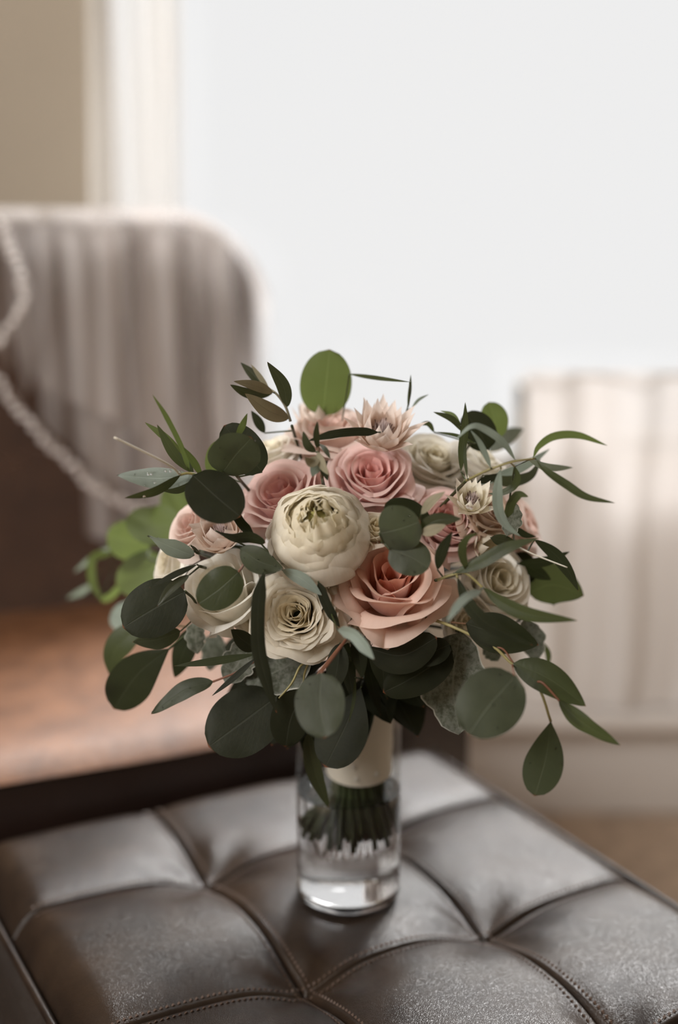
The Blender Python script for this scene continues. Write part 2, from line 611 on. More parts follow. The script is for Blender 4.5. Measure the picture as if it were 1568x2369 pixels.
ott = thing('leather_ottoman', uv2w(.07, .0, 0), 'dark brown tufted leather ottoman with the vase on it', 'ottoman')
ng = 46
for i in range(3):
    for j in range(4):
        v = []
        for b_ in range(ng):
            for a in range(ng):
                sa = 0.5 - 0.5 * math.cos(PI * a / (ng - 1)); sb = 0.5 - 0.5 * math.cos(PI * b_ / (ng - 1))
                u = US[i] + (US[i + 1] - US[i]) * sa
                vv = VS[j] + (VS[j + 1] - VS[j]) * sb
                e = 9.0
                if i > 0: e = min(e, u - US[i])
                if i < 2: e = min(e, US[i + 1] - u)
                if j > 0: e = min(e, vv - VS[j])
                if j < 3: e = min(e, VS[j + 1] - vv)
                z = SEAT + top_h(u, vv)
                z -= 0.0030 * math.exp(-(e / 0.0013) ** 2) - 0.0011 * math.exp(-((e - 0.0035) / 0.0018) ** 2)
                v.append(uv2w(u, vv, z))
        # skirt at the cushion's rim
        obj('leather_panel', v, grid_faces(ng, ng), M['seat'], ott)
# border + base
zr = SEAT - 0.026
prof = []


def ring(inset, z):
    pts = []
    u0, u1, v0, v1 = US[0] - inset, US[3] + inset, VS[0] - inset, VS[4] + inset
    rad = max(0.012, 0.012 + inset)
    n = 8
    for (cu, cv, a0) in ((u1 - rad, v1 - rad, 0), (u0 + rad, v1 - rad, 90), (u0 + rad, v0 + rad, 180), (u1 - rad, v0 + rad, 270)):
        for k in range(n + 1):
            a = R(a0 + 90 * k / n)
            pts.append(uv2w(cu + rad * math.cos(a), cv + rad * math.sin(a), z))
    return pts


rs = [ring(-0.001, zr - .024 + .024), ring(.004, zr - .006), ring(.006, zr - .03), ring(.004, zr - .085), ring(.0, zr - .10)]
v = [p for r_ in rs for p in r_]
nn = len(rs[0])
obj('cushion_border', v, grid_faces(nn, len(rs), True), M['seat_dark'], ott)
rs = [ring(-.004, zr - .10), ring(.002, zr - .105), ring(.002, .09), ring(-.01, .08)]
obj('ottoman_base', [p for r_ in rs for p in r_], grid_faces(nn, 4, True) + [tuple(range(nn * 3, nn * 4))], M['seat_dark'], ott)
b = MB()
lp = ring(.0035, zr + .0005)
b.tube(lp + [lp[0]], .0032, n=8, seg=220)
b.build('piping', M['seat'], ott)
for (u, vv) in ((US[0] + .04, VS[0] + .04), (US[3] - .04, VS[0] + .04), (US[0] + .04, VS[4] - .04), (US[3] - .04, VS[4] - .04)):
    p = uv2w(u, vv, 0)
    b = MB(); b.tube([p, p + Vector((0, 0, .085))], .016, .024, n=16, seg=4); b.build('leg', M['rail'], ott)
# stitching and seams
st = MB()


def stitch_line(fn, t0, t1):
    n = int(abs(t1 - t0) / 0.0046)
    for s in (-1, 1):
        for k in range(n):
            ta = t0 + (t1 - t0) * (k + 0.15) / n
            tb = t0 + (t1 - t0) * (k + 0.80) / n
            pa, pb_ = fn(ta, s * 0.0068), fn(tb, s * 0.0068)
            w_ = (fn(ta, s * 0.0068 + 0.0005) - fn(ta, s * 0.0068 - 0.0005))
            mid = (pa + pb_) / 2 + Vector((0, 0, .0012))
            st.add([pa - w_ * .6, pa + w_ * .6, pb_ + w_ * .6, pb_ - w_ * .6, mid - w_, mid + w_],
                   [(0, 1, 5, 4), (4, 5, 2, 3), (0, 4, 3), (1, 2, 5)])


def fu(uc):
    return lambda t, o: uv2w(uc + o, t, SEAT + top_h(uc + o, t) + .0002)


def fv(vc):
    return lambda t, o: uv2w(t, vc + o, SEAT + top_h(t, vc + o) + .0002)


for uc in US[1:3]: stitch_line(fu(uc), VS[0] + .02, VS[4] - .02)
for vc in VS[1:4]: stitch_line(fv(vc), US[0] + .02, US[3] - .02)
so = st.build('stitching', M['thread'], ott, False)
so['kind'] = 'stuff'
b = MB()
for uc in US[1:3]:
    b.tube([uv2w(uc, VS[0] + (VS[4] - VS[0]) * k / 60, SEAT + top_h(uc, VS[0] + (VS[4] - VS[0]) * k / 60) - .0024) for k in range(1, 60)], .0009, n=6, seg=160)
b2 = MB()
for vc in VS[1:4]:
    b2.tube([uv2w(US[0] + (US[3] - US[0]) * k / 60, vc, SEAT + top_h(US[0] + (US[3] - US[0]) * k / 60, vc) - .0024) for k in range(1, 60)], .0009, n=6, seg=160)
b.build('seam', M['seat_dark'], ott); b2.build('seam', M['seat_dark'], ott)

# ------------------------------------------------------------------ armchair
CU0, CU1, CV0 = -0.52, 0.412, 0.374
ch = thing('leather_armchair', uv2w(-.1, .65, 0), 'brown leather armchair behind the ottoman with a veil over its back', 'armchair')


def rbox(u0, u1, v0, v1, z0, z1, name, m, bev, seg=5):
    b = MB()
    vs = [uv2w(u, v, z) for z in (z0, z1) for v in (v0, v1) for u in (u0, u1)]
    b.add(vs, [(0, 2, 3, 1), (4, 5, 7, 6), (0, 1, 5, 4), (2, 6, 7, 3), (0, 4, 6, 2), (1, 3, 7, 5)])
    return bevel(b.build(name, m, ch), bev, seg)


SZ = 0.490
rbox(CU0, CU1, CV0 + .004, CV0 + .56, .335, SZ - .012, 'front_rail', M['rail'], .012)
rbox(CU0, CU1, CV0 + .03, CV0 + .55, .12, .345, 'chair_frame', M['rail'], .01)
# seat cushion, slightly domed
v = []
nu, nv = 40, 36
for j in range(nv):
    for i in range(nu):
        a, b_ = i / (nu - 1) * 2 - 1, j / (nv - 1) * 2 - 1
        z = SZ - .013 + .026 * (1 - abs(a) ** 8) ** .5 * (1 - abs(b_) ** 8) ** .5 + .003 * math.sin(5 * a + 3 * b_)
        v.append(uv2w((CU0 + CU1) / 2 + a * (CU1 - CU0) / 2, CV0 + .27 + b_ * .27, z))
obj('seat', v, grid_faces(nu, nv), M['tan'], ch)
for (u, vv) in ((CU0 + .05, CV0 + .05), (CU1 - .05, CV0 + .05), (CU0 + .05, CV0 + .5), (CU1 - .05, CV0 + .5)):
    p = uv2w(u, vv, 0)
    b = MB(); b.tube([p, p + Vector((0, 0, .125))], .014, .022, n=12, seg=4); b.build('leg', M['rail'], ch)
# backrest: rounded outline extruded with a soft roll
BV0, BV1, BZ1 = 0.895, 1.03, 1.012


def back_outline(k, inset):
    """k in 0..1 runs up the left side, over the top, down the right side"""
    u0, u1, z0, z1, r = CU0 + inset, .402 - inset, .46, BZ1 - inset, .125
    L = [z1 - z0 - r, r * PI / 2, (u1 - u0) - 2 * r, r * PI / 2, z1 - z0 - r]
    s = k * sum(L)
    if s < L[0]: return u0, z0 + s
    s -= L[0]
    if s < L[1]:
        a = s / r; return u0 + r - r * math.cos(a), z1 - r + r * math.sin(a)
    s -= L[1]
    if s < L[2]: return u0 + r + s, z1
    s -= L[2]
    if s < L[3]:
        a = s / r; return u1 - r + r * math.sin(a), z1 - r + r * math.cos(a)
    s -= L[3]
    return u1, z1 - r - s


v = []
NK = 90
rings = [(.30, BV0 - .012), (.15, BV0 - .010), (.05, BV0 - .004), (.02, BV0 + .008), (.004, BV0 + .03), (0, BV0 + .06), (.004, BV1 - .03), (.02, BV1 - .008), (.05, BV1), (.30, BV1)]
for ins, vv in rings:
    for k in range(NK):
        u, z = back_outline(k / (NK - 1), min(ins, .05))
        if ins > .05:
            f_ = (ins - .05) / .25
            u = u + (-.07 - u) * f_ * .98
            z = z + (.46 - z) * f_ * .9 if z > .46 else z
        v.append(uv2w(u, vv - 0.0, z))
obj('backrest', v, grid_faces(NK, len(rings)), M['brown'], ch)
# far-side arm on the left, out of frame mostly
rbox(CU0 - .09, CU0 - .005, CV0 + .05, BV0 + .02, .12, .66, 'arm', M['brown'], .03)

# ------------------------------------------------------------------ veil over the chair back
veil = thing('bridal_veil', uv2w(-.1, .9, 1.0), 'sheer white tulle veil with beaded edge draped over the armchair back', 'veil')


def veil_pt(u, s, layer, ph):
    """s: arc length from the top front edge downward (negative = over the top and behind)"""
    _, ztop = (u, BZ1)
    # local top height follows the rounded corners
    r = .125
    zt = BZ1
    uu1 = .402
    if u > uu1 - r:
        q = min(1.0, (u - (uu1 - r)) / r); zt = BZ1 - r + r * math.sqrt(max(0, 1 - q * q)) - max(0, u - uu1) * 2
    fold = (math.sin((u - .5 * max(0, s) * u) * 75 + ph + 1.5 * math.sin(u * 23)) + .5 * math.sin(u * 150 + 2 * ph)) * .5
    grow = min(1, max(0, s + .05) / .15)
    off = .014 + .013 * fold * grow + .004 * layer + .02 * max(0, s) * (1 if layer else .6)
    if s < 0:
        t = min(1, -s / .13)
        return uv2w(u, BV0 + .02 + (BV1 - BV0 - .03) * t, zt + .006 + .01 * math.sin(PI * t))
    rr = .03
    if s < rr * PI / 2:
        a = s / rr
        return uv2w(u, BV0 + .02 - (rr + off - .014) * math.sin(a), zt + .006 - rr + rr * math.cos(a))
    return uv2w(u, BV0 + .02 - rr - off + .014, zt + .006 - rr - (s - rr * PI / 2))


def veil_sheet(u0, u1, hem, layer, ph, nu=140, nv=40):
    v = []
    for j in range(nv):
        t = j / (nv - 1)
        for i in range(nu):
            u = u0 + (u1 - u0) * i / (nu - 1)
            s = -.13 + (hem(u) + .13) * t
            v.append(veil_pt(u + .01 * math.sin(s * 9 + u * 8), s, layer, ph))
    return v, grid_faces(nu, nv)


def veil_px(x, y, dv=.03):
    """point where the view through a pixel meets the front of the chair back"""
    cp = Vector((0, 0, CAMZ))
    d = at(x, y, 1.0) - cp
    t = ((BV0 - dv) + (P2 - cp).dot(VA)) / d.dot(VA)
    return cp + d * t


def hem_fn(pts):
    L = []
    for x, y in pts:
        p = veil_px(x, y)
        L.append(((p - P2).dot(UA), BZ1 - p.z))
    us = [q[0] for q in L]; ss = [q[1] for q in L]
    return lambda u: float(np.interp(u, us, ss))


v, f = veil_sheet(-.50, .412, hem_fn([(-400, 620), (-60, 815), (0, 880), (130, 1045), (290, 1155), (450, 1225), (620, 1260)]), 0, .6, nu=260)
obj('tulle_layer', v, f, M['tulle'], veil)
v, f = veil_sheet(.125, .40, hem_fn([(100, 1250), (300, 1300), (620, 1290)]), 1, 2.4, nu=160)
obj('tulle_layer', v, f, M['tulle'], veil)
v, f = veil_sheet(.06, .33, hem_fn([(0, 900), (300, 1020), (620, 1220)]), 2, 4.4, nu=160)
obj('tulle_layer', v, f, M['tulle'], veil)


def beaded(path, name):
    b = MB()
    c = catmull(path, 90)
    b.tube(path, .006, n=8, seg=60)
    o = b.build(name, M['tulle'], veil)
    b = MB()
    for i, p in enumerate(c):
        b.sphere(p + Vector((random.uniform(-.004, .004), -.006, random.uniform(-.004, .004))), .0042, 6, 5)
    q = b.build('beads', M['bead'], o)
    q['kind'] = 'stuff'


beaded([veil_px(x, y, .055) for x, y in ((5, 508), (22, 560), (50, 640), (58, 690), (35, 740), (-8, 795), (-40, 838), (0, 880), (60, 965), (135, 1045),
                                         (230, 1130), (330, 1180), (450, 1225))], 'beaded_edge')

# ------------------------------------------------------------------ vase and water
VX, VY, VR, VZ = 0.008, 1.0, 0.0430, SEAT + 0.0015
vs_ = thing('glass_vase', (VX, VY, VZ), 'clear straight-sided glass vase standing on the leather ottoman', 'vase')
wi = 0.0028
FLO = 0.0055
H = 0.200
WZ = 0.5435
# thick lower body holding the water
prof = [(0.0005, VZ), (VR - .006, VZ), (VR - .0025, VZ + .0008), (VR - .0006, VZ + .0028), (VR, VZ + .006), (VR, WZ + .0015),
        (VR - wi, WZ + .0015), (VR - wi, VZ + FLO + .004), (VR - wi - .0012, VZ + FLO + .0012), (VR - wi - .005, VZ + FLO), (0.0005, VZ + FLO - .0005)]
v, f = lathe(prof, VX, VY, 96)
f.append(tuple(range(96))[::-1]); f.append(tuple(range(96 * (len(prof) - 1), 96 * len(prof))))
obj('vase_base', v, f, M['glass'], vs_)
# thin upper wall and its ground rim
prof = [(VR, WZ + .0017), (VR, VZ + H - .0015), (VR - .0006, VZ + H), (VR - wi + .0006, VZ + H), (VR - wi, VZ + H - .0015), (VR - wi, WZ + .0017)]
v, f = lathe(prof, VX, VY, 96)
obj('vase_wall', v, f, M['thin'], vs_)
wr = VR - wi + .0003
prof = [(0.0005, VZ + FLO - .0008), (wr - .005, VZ + FLO - .0003), (wr - .0012, VZ + FLO + .0009), (wr, VZ + FLO + .004), (wr, WZ + .0012), (wr - .0012, WZ + .0002), (wr - .004, WZ), (0.0005, WZ)]
v, f = lathe(prof, VX, VY, 96)
f.append(tuple(range(96))[::-1]); f.append(tuple(range(96 * (len(prof) - 1), 96 * len(prof))))
wt = obj('water', v, f, M['water'])
tag(wt, 'clear water filling the lower half of the glass vase', 'water')

# ------------------------------------------------------------------ bouquet: binding geometry
BC = at(800, 1400, 1.0)            # centre of the dome
DR = 0.138
BT = Vector((0.020, 1.0, 0.690))   # handle top
BB = Vector((0.0165, 1.0, 0.560))  # handle bottom
BE = Vector((0.009, 1.0, 0.508))   # stem ends
stem_slots = []
nS = 69
for k in range(nS):
    r = math.sqrt((k + .5) / nS)
    a = k * 2.39996
    stem_slots.append((r * math.cos(a), r * math.sin(a)))
random.Random(4).shuffle(stem_slots)
slot_i = [0]


def stem_path(start, direction=None):
    sx, sy = stem_slots[slot_i[0] % nS]
    slot_i[0] += 1
    e = random.uniform(-.007, .009)
    rot = lambda a: (sx * math.cos(a) - sy * math.sin(a), sx * math.sin(a) + sy * math.cos(a))
    x2, y2 = rot(.5); x3, y3 = rot(-.3)
    p = [start]
    if direction is not None: p.append(start + direction * .035)
    p += [BT + Vector((sx * .018, sy * .018, .035)), BT + Vector((x3 * .0165, y3 * .0165, -.02)), BB + Vector((sx * .0185, sy * .0185, 0)),
          BE + Vector((x2 * .0340, y2 * .0340, e))]
    return p


# ------------------------------------------------------------------ petals
def frame(n, roll=0.0):
    z = n.normalized()
    up = Vector((0, 0, 1))
    x = up.cross(z)
    if x.length < 1e-3: x = Vector((1, 0, 0))
    x.normalize()
    y = z.cross(x)
    m = Matrix((x, y, z)).transposed()
    return m @ Matrix.Rotation(roll, 3, 'Z')


def bez(p0, p1, p2, p3, t):
    a = 1 - t
    return tuple(a ** 3 * p0[k] + 3 * a * a * t * p1[k] + 3 * a * t * t * p2[k] + t ** 3 * p3[k] for k in (0, 1))


def petal_mesh(Mx, O, prof, phi, span, curl, rip, cols, corner=.3, peak=0.0, spiral=.08, rs=None, nu=15, nv=13, jag=0.0, power=2.6, curl_h=1.0, Rr=.03):
    rs = rs or random
    ph1, ph2, ph3 = rs.uniform(0, 6.3), rs.uniform(0, 6.3), rs.uniform(0, 6.3)
    k1 = rs.uniform(2.2, 4.0)
    jg = [rs.uniform(-1, 1) for _ in range(nu)]
    V, UV, CO = [], [], []
    base, mid, rim = [np.array(c) for c in cols]
    for j in range(nv):
        v0 = j / (nv - 1)
        for i in range(nu):
            u = i / (nu - 1) * 2 - 1
            vm = 1 - corner * abs(u) ** power - .34 * max(0, (abs(u) - .78) / .22) ** 2.2 + peak * max(0, 1 - abs(u) * 3.5) + jag * jg[i]
            v = v0 ** .85 * vm
            r, z = bez(*prof, min(v, 1.02))
            s = max(0.0, (v0 - .72) / .28)
            cu = curl * (0.55 + .6 * abs(u + .3 * math.sin(ph3))) * Rr
            r += cu * s * s
            z -= cu * s ** 2.6 * .75 * curl_h
            r *= 1 + spiral * u
            r += rip * Rr * math.sin(u * k1 * 2 + ph1) * v ** 3 + .35 * rip * Rr * math.sin(u * 11 + ph2) * v ** 6
            z += .5 * rip * Rr * math.sin(u * k1 * 1.7 + ph2) * v ** 3
            a = phi + u * span / 2 * (.55 + .45 * min(1, v0 * 1.8))
            V.append(O + Mx @ Vector((r * math.cos(a), r * math.sin(a), z)))
            UV.append(((u + 1) / 2, v0))
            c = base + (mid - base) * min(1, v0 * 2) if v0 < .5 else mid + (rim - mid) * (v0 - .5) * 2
            CO.append(c)
    return V, grid_faces(nu, nv), UV, CO


PALE = dict(inner=(.80, .73, .52), outer=(.86, .82, .72), base=(.70, .68, .42), rim=(.88, .85, .78))
COLS = dict(
    white=((.90, .85, .70), (.92, .90, .83), (.80, .79, .58), (.93, .92, .88)),
    cream=((.85, .77, .58), (.88, .83, .71), (.74, .70, .46), (.90, .86, .77)),
    pink=((.85, .50, .46), (.88, .66, .62), (.80, .46, .39), (.92, .78, .74)),
    blush=((.86, .64, .57), (.88, .74, .67), (.80, .68, .50), (.91, .82, .77)),
    peach=((.78, .38, .27), (.88, .66, .56), (.76, .48, .32), (.90, .73, .64)),
    dusk=((.70, .36, .32), (.84, .63, .59), (.70, .50, .42), (.88, .72, .68)),
    tan=((.66, .50, .39), (.76, .61, .50), (.60, .46, .30), (.76, .62, .50)),
)


def head_pos(px, py, dr=0.0, Y=None):
    """centre of a flower on the dome surface seen at a pixel"""
    if Y is not None: return at(px, py, Y)
    rad = DR + dr
    y = BC.y - .08
    for _ in range(25):
        p = at(px, py, y)
        q = rad * rad - (p.x - BC.x) ** 2 - ((p.z - BC.z) * 1.0) ** 2
        ny = BC.y - math.sqrt(max(q, 0.0004))
        y = .5 * y + .5 * ny
    return at(px, py, y)


FL_GROUP = None


def flower_root(kind, p, label, group, n, stem_col='stem', calyx=True, Rm=.03, H=.03):
    o = thing(kind, p - n * H, label, 'flower', group)
    b = MB()
    bk = (p - Vector((0, 0, CAMZ))).normalized()
    b.tube(stem_path(p - n * (H * 1.0), (-n * .25 + bk * .8 + (BC - p).normalized() * .5).normalized()), .0028, .0024, n=8, seg=40)
    b.build('stem', M[stem_col], o)
    if calyx:
        b = MB()
        b.sphere(p - n * (H * .95), Rm * .28, 10, 8)
        b.build('calyx', M['stem'], o)
    return o


def rose(px, py, dpx, colour, label, group, facing=None, n=30,  Y=None, H=.95, inner=.07, opening=1.0, roll=0.0, kind='rose', rip=.035, curl=.22, seed=0, dr=0.0, outer_drop=.5, name_part='petal'):
    rs = random.Random(seed * 31 + int(px))
    p = head_pos(px, py, dr, Y)
    Rm = px2m(dpx / 2, p)
    out = (p - BC).normalized()
    nrm = out if facing is None else (out * .35 + Vector(facing).normalized() * .65).normalized()
    Hm = Rm * H
    o = flower_root(kind, p, label, group, nrm, Rm=Rm, H=Hm * .62)
    Mx = frame(nrm, roll)
    O = p - nrm * Hm * .60
    ci, co_, cb, cr = [np.array(c) for c in COLS[colour]]
    a = rs.uniform(0, 6.28)
    n = max(12, int(n * .66)) if rip < .06 else n
    for i in range(n):
        t = (i + .4) / n
        ga = R(128 + rs.uniform(-16, 16))
        a += ga
        rt = Rm * (inner * .9 + (opening - inner) * t ** .95 + rs.uniform(-.015, .015))
        e = max(0, (t - .52) / .48)
        zt = Hm * (1.0 - .10 * math.exp(-(t / .10) ** 2) + .03 * rs.uniform(-1, 1) - outer_drop * e ** 1.6)
        low = .02 + .05 * t
        prof = ((Rm * (.03 + .10 * t), 0.0), (Rm * (.16 + .62 * t), Hm * low), (Rm * (.10 + .93 * t) * (1.06 if t < .8 else .98), max(Hm * .35, zt * .62)), (rt, zt))
        span = R(250 - 100 * t ** .7 + rs.uniform(-12, 12))
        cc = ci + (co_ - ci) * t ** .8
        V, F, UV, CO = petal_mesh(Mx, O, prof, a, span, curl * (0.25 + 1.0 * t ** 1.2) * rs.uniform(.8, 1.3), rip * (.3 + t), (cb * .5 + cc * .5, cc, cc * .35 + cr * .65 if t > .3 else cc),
                                  corner=.10 + .22 * t, peak=.02 * (t > .4), spiral=.11 * (1 - .6 * t), rs=rs, nu=25 if t > .4 else 19, nv=14, Rr=Rm)
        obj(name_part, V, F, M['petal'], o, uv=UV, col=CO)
    return o, p, nrm, Rm


def peony(px, py, dpx, label, facing, Y=None, seed=3):
    rs = random.Random(seed)
    p = head_pos(px, py, 0.006, Y)
    Rm = px2m(dpx / 2, p)
    nrm = Vector(facing).normalized()
    Hm = Rm * 1.72
    o = flower_root('peony', p, label, None, nrm, Rm=Rm, H=Hm * .55)
    Mx = frame(nrm, .3)
    O = p - nrm * Hm * .56
    # crumpled inner petals
    a = 0
    n = 46
    for i in range(n):
        t = ((i + .3) / n) ** 1.25
        a += R(137.5 + rs.uniform(-18, 18))
        zt = Hm * (1.0 - .34 * t ** 2 + rs.uniform(-.04, .04)) * (.90 if t < .12 else 1)
        prof = ((Rm * .05, Hm * .05), (Rm * (.25 + .80 * t), Hm * .10), (Rm * (.14 + .98 * t ** .9), zt * .86), (Rm * (.05 + .80 * t), zt))
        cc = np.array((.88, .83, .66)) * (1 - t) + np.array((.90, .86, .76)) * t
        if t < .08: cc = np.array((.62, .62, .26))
        V, F, UV, CO = petal_mesh(Mx, O, prof, a, R(rs.uniform(80, 120) if t < .35 else rs.uniform(105, 140)), -.10 + rs.uniform(-.14, .24), (.045 if t < .35 else .028) + rs.uniform(0, .03), (np.array((.62, .60, .30)), cc, cc * 1.03),
                                  corner=.20, spiral=rs.uniform(-.10, .10), rs=rs, nu=19, nv=15, jag=.022, Rr=Rm, power=2.2)
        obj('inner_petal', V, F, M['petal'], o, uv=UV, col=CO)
    b = MB()
    b.sphere(O + nrm * Hm * .64, Rm * .33, 16, 12)
    b.build('flower_heart', M['heart'], o)
    # smooth guard petals cupping the ball; the right and lower side closes highest
    for i in range(9):
        a = R(-62 + 40 * i + rs.uniform(-6, 6))
        side = .5 + .5 * math.cos(a - R(-35))
        top = Hm * (.30 + .44 * side)
        rt = Rm * (1.06 - .22 * side)
        k = 1.0 + .012 * (i % 3)
        prof = ((Rm * .08, -.01 * Hm), (Rm * 1.12 * k, -.02 * Hm), (Rm * 1.14 * k, top * .72), (rt * k, top))
        cc = np.array((.90, .86, .78))
        V, F, UV, CO = petal_mesh(Mx, O, prof, a, R(74 if side > .4 else 52), -.05 + .03 * rs.uniform(-1, 1), .022, (np.array((.70, .68, .48)), cc, np.array((.87, .83, .75))),
                                  corner=.24, spiral=.03, rs=rs, nu=21, nv=17, jag=.006, Rr=Rm)
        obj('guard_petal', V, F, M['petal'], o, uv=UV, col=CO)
    return o


def bract_flower(px, py, dpx, label, facing, Y=None, n=22, seed=1, colour='blush', length=1.0, fluff=True, opening=.9, kind='spiky_flower', wide=1.0, group='spiky blush flowers'):
    rs = random.Random(seed)
    p = head_pos(px, py, 0.0, Y)
    Rm = px2m(dpx / 2, p)
    nrm = Vector(facing).normalized()
    Hm = Rm * 1.25 * length
    o = flower_root(kind, p, label, group, nrm, Rm=Rm, H=Hm * .5, calyx=False)
    Mx = frame(nrm, 0)
    O = p - nrm * Hm * .55
    ci, co_, cb, cr = [np.array(c) for c in COLS[colour]]
    a = 0
    for i in range(n):
        t = (i + .5) / n
        a += R(137.5)
        L = Hm * (1.0 + rs.uniform(-.12, .12)) * (1 - .12 * t)
        op = (.28 + .72 * t) * opening
        w_ = Rm * .25 * wide * rs.uniform(.85, 1.2)
        nv, nu = 12, 7
        V, UV, CO = [], [], []
        ca, sa = math.cos(a), math.sin(a)
        tw = rs.uniform(-.25, .25)
        for j in range(nv):
            v = j / (nv - 1)
            r, z = bez((Rm * .05, 0), (Rm * (.45 + .3 * op), L * .08), (Rm * (.35 + .45 * op), L * .6), (Rm * op * 1.05, L * (1 - .22 * t)), v)
            wd = w_ * 1.15 * max(.01, math.sin(PI * min(1, (v * .80 + .20)))) ** 1.35 if v < 1 else 0.0
            for i2 in range(nu):
                x = i2 / (nu - 1) * 2 - 1
                lat = x * wd
                rr = r - .35 * abs(x) ** 2 * wd + tw * lat * v
                V.append(O + Mx @ Vector((rr * ca - lat * sa, rr * sa + lat * ca, z)))
                UV.append(((x + 1) / 2, v))
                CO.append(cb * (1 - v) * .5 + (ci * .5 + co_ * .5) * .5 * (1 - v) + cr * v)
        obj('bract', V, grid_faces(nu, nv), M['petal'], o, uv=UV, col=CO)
    if fluff:
        b = MB()
        Lc = Hm * .74
        for k in range(170):
            q = rs.random() ** .5
            th = rs.uniform(0, 6.28)
            bx, by = q * Rm * .16 * math.cos(th), q * Rm * .16 * math.sin(th)
            tipv = Vector((bx * 2.0 + rs.uniform(-1, 1) * Rm * .07, by * 2.0 + rs.uniform(-1, 1) * Rm * .07, Lc * (1.05 - .35 * q) + rs.uniform(0, .1) * Lc))
            bs = Vector((bx, by, Lc * .25))
            s_ = Vector((-math.sin(th), math.cos(th), 0)) * Rm * .012
            mid = bs.lerp(tipv, .6) + Vector((bx, by, 0)) * .5
            b.add([O + Mx @ (bs - s_), O + Mx @ (bs + s_), O + Mx @ (mid + s_), O + Mx @ (mid - s_), O + Mx @ tipv], [(0, 1, 2, 3), (3, 2, 4)])
        q_ = b.build('tuft', M['fluff'], o)
        q_['kind'] = 'stuff'
        b = MB()
        for k in range(22):
            th = rs.uniform(0, 6.28)
            r_ = Rm * rs.uniform(.18, .36)
            bs = Vector((r_ * .5 * math.cos(th), r_ * .5 * math.sin(th), Lc * .35)); tp = Vector((r_ * math.cos(th), r_ * math.sin(th), Lc * rs.uniform(.55, .85)))
            b.tube([O + Mx @ bs, O + Mx @ tp], Rm * .012, Rm * .02, n=5, seg=3)
        q_ = b.build('anthers', M['anther'], o)
        q_['kind'] = 'stuff'
    return o


UPF = (0.05, -.62, .78)
G_P, G_B, G_W, G_C = 'pink roses of the bouquet', 'blush roses of the bouquet', 'white roses of the bouquet', 'cream roses of the bouquet'
rose(860, 1098, 205, 'pink', 'open pink rose at the top centre of the bouquet, just above the white peony', G_P, (-.05, -.72, .69), seed=1, n=30)
rose(652, 1143, 208, 'pink', 'pink rose to the left of the white peony, facing up left', G_P, (-.35, -.55, .76), seed=2, n=30)
rose(908, 1345, 236, 'peach', 'large peach-pink rose low right of the peony with broad smooth outer petals', G_P, (-.12, -.50, .86), seed=3, n=27, H=1.45, opening=1.06, outer_drop=.50, rip=.05, curl=.30)
rose(1038, 1207, 175, 'dusk', 'dusky pink rose with a dark coiled centre, right of the green coin-shaped leaves', G_P, (.05, -.78, .62), seed=4, n=30)
rose(765, 1000, 205, 'blush', 'pale blush rose seen from the side on top of the bouquet', G_B, (-.1, -.28, .95), seed=5, n=26, outer_drop=.35)
rose(1003, 1065, 172, 'white', 'ivory rose at upper right beside the open pink rose', G_W, (.15, -.66, .73), seed=6, n=32)
rose(1112, 1070, 150, 'white', 'ivory rose at the back of the upper right side, behind the long thin leaves', G_W, (.5, -.3, .8), seed=7, n=24, Y=.985)
rose(628, 1045, 130, 'white', 'ivory rose partly hidden behind the dark coin-shaped leaves at upper left', G_W, (-.3, -.3, .9), seed=8, n=24)
rose(1126, 1185, 150, 'tan', 'beige rose between the dusky pink rose and the outermost pink rose', G_B, (.45, -.55, .70), seed=9, n=26, Y=.93)
rose(1208, 1212, 158, 'blush', 'pale pink rose at the far right edge of the flower dome', G_P, (.85, -.25, .45), seed=10, n=24, Y=.985)
rose(1150, 1345, 182, 'white', 'white rose at lower right among the long narrow leaves', G_W, (.25, -.80, .50), seed=11, n=30, H=1.15)
rose(518, 1365, 200, 'white', 'white rose at lower left with a round green leaf lying over it', G_W, (-.12, -.50, .86), seed=12, n=24, H=1.5, outer_drop=.42)
rose(684, 1420, 200, 'cream', 'ruffled cream rose at the bottom centre beneath the peony', G_C, (-.1, -.85, .5), seed=13, n=42, rip=.075, inner=.05)
rose(392, 1305, 130, 'white', 'white rose at the far left edge, half covered by thin dark leaves', G_W, (-.8, -.45, .4), seed=14, n=24, Y=.95)
rose(790, 1430, 120, 'cream', 'cream rose tucked between the ruffled cream rose and the peach-pink rose', G_C, (0, -.9, .3), seed=15, n=22, Y=.90)
rose(597, 1415, 130, 'cream', 'cream rose hidden behind the long dark strap leaf', G_C, (-.1, -.9, .3), seed=16, n=22, Y=.905)
rose(1078, 1425, 130, 'white', 'white rose hanging low between the peach-pink rose and the dark green oval leaf', G_W, (.3, -.8, -.2), seed=17, n=20, Y=.92)
rose(868, 1222, 100, 'cream', 'small cream bud wedged between the peony and the coin-shaped leaves', G_C, (.3, -.6, .75), seed=18, n=14, Y=.872, opening=.8, H=1.3)
rose(440, 1215, 130, 'blush', 'blush rose at the left side below the dark round leaves', G_B, (-.6, -.5, .62), seed=19, n=22, Y=.93)
peony(737, 1226, 236, 'big round white peony with crumpled petals in the centre of the bouquet', (-.06, -.80, .60), Y=.868)
bract_flower(886, 985, 150, 'spiky blush flower with a fluffy centre on top of the bouquet', (.10, -.52, .85), Y=.930, seed=2, n=34, colour='blush', opening=1.35, length=1.05)
bract_flower(735, 955, 150, 'pale spiky flower standing behind the blush rose at the very top', (-.15, .1, .98), Y=1.0, seed=3, n=22, fluff=False)
bract_flower(1094, 1150, 110, 'small spiky cream flower above the dusky pink rose', (.1, -.55, .82), Y=.90, seed=4, n=20, colour='cream', opening=1.35, length=.9)
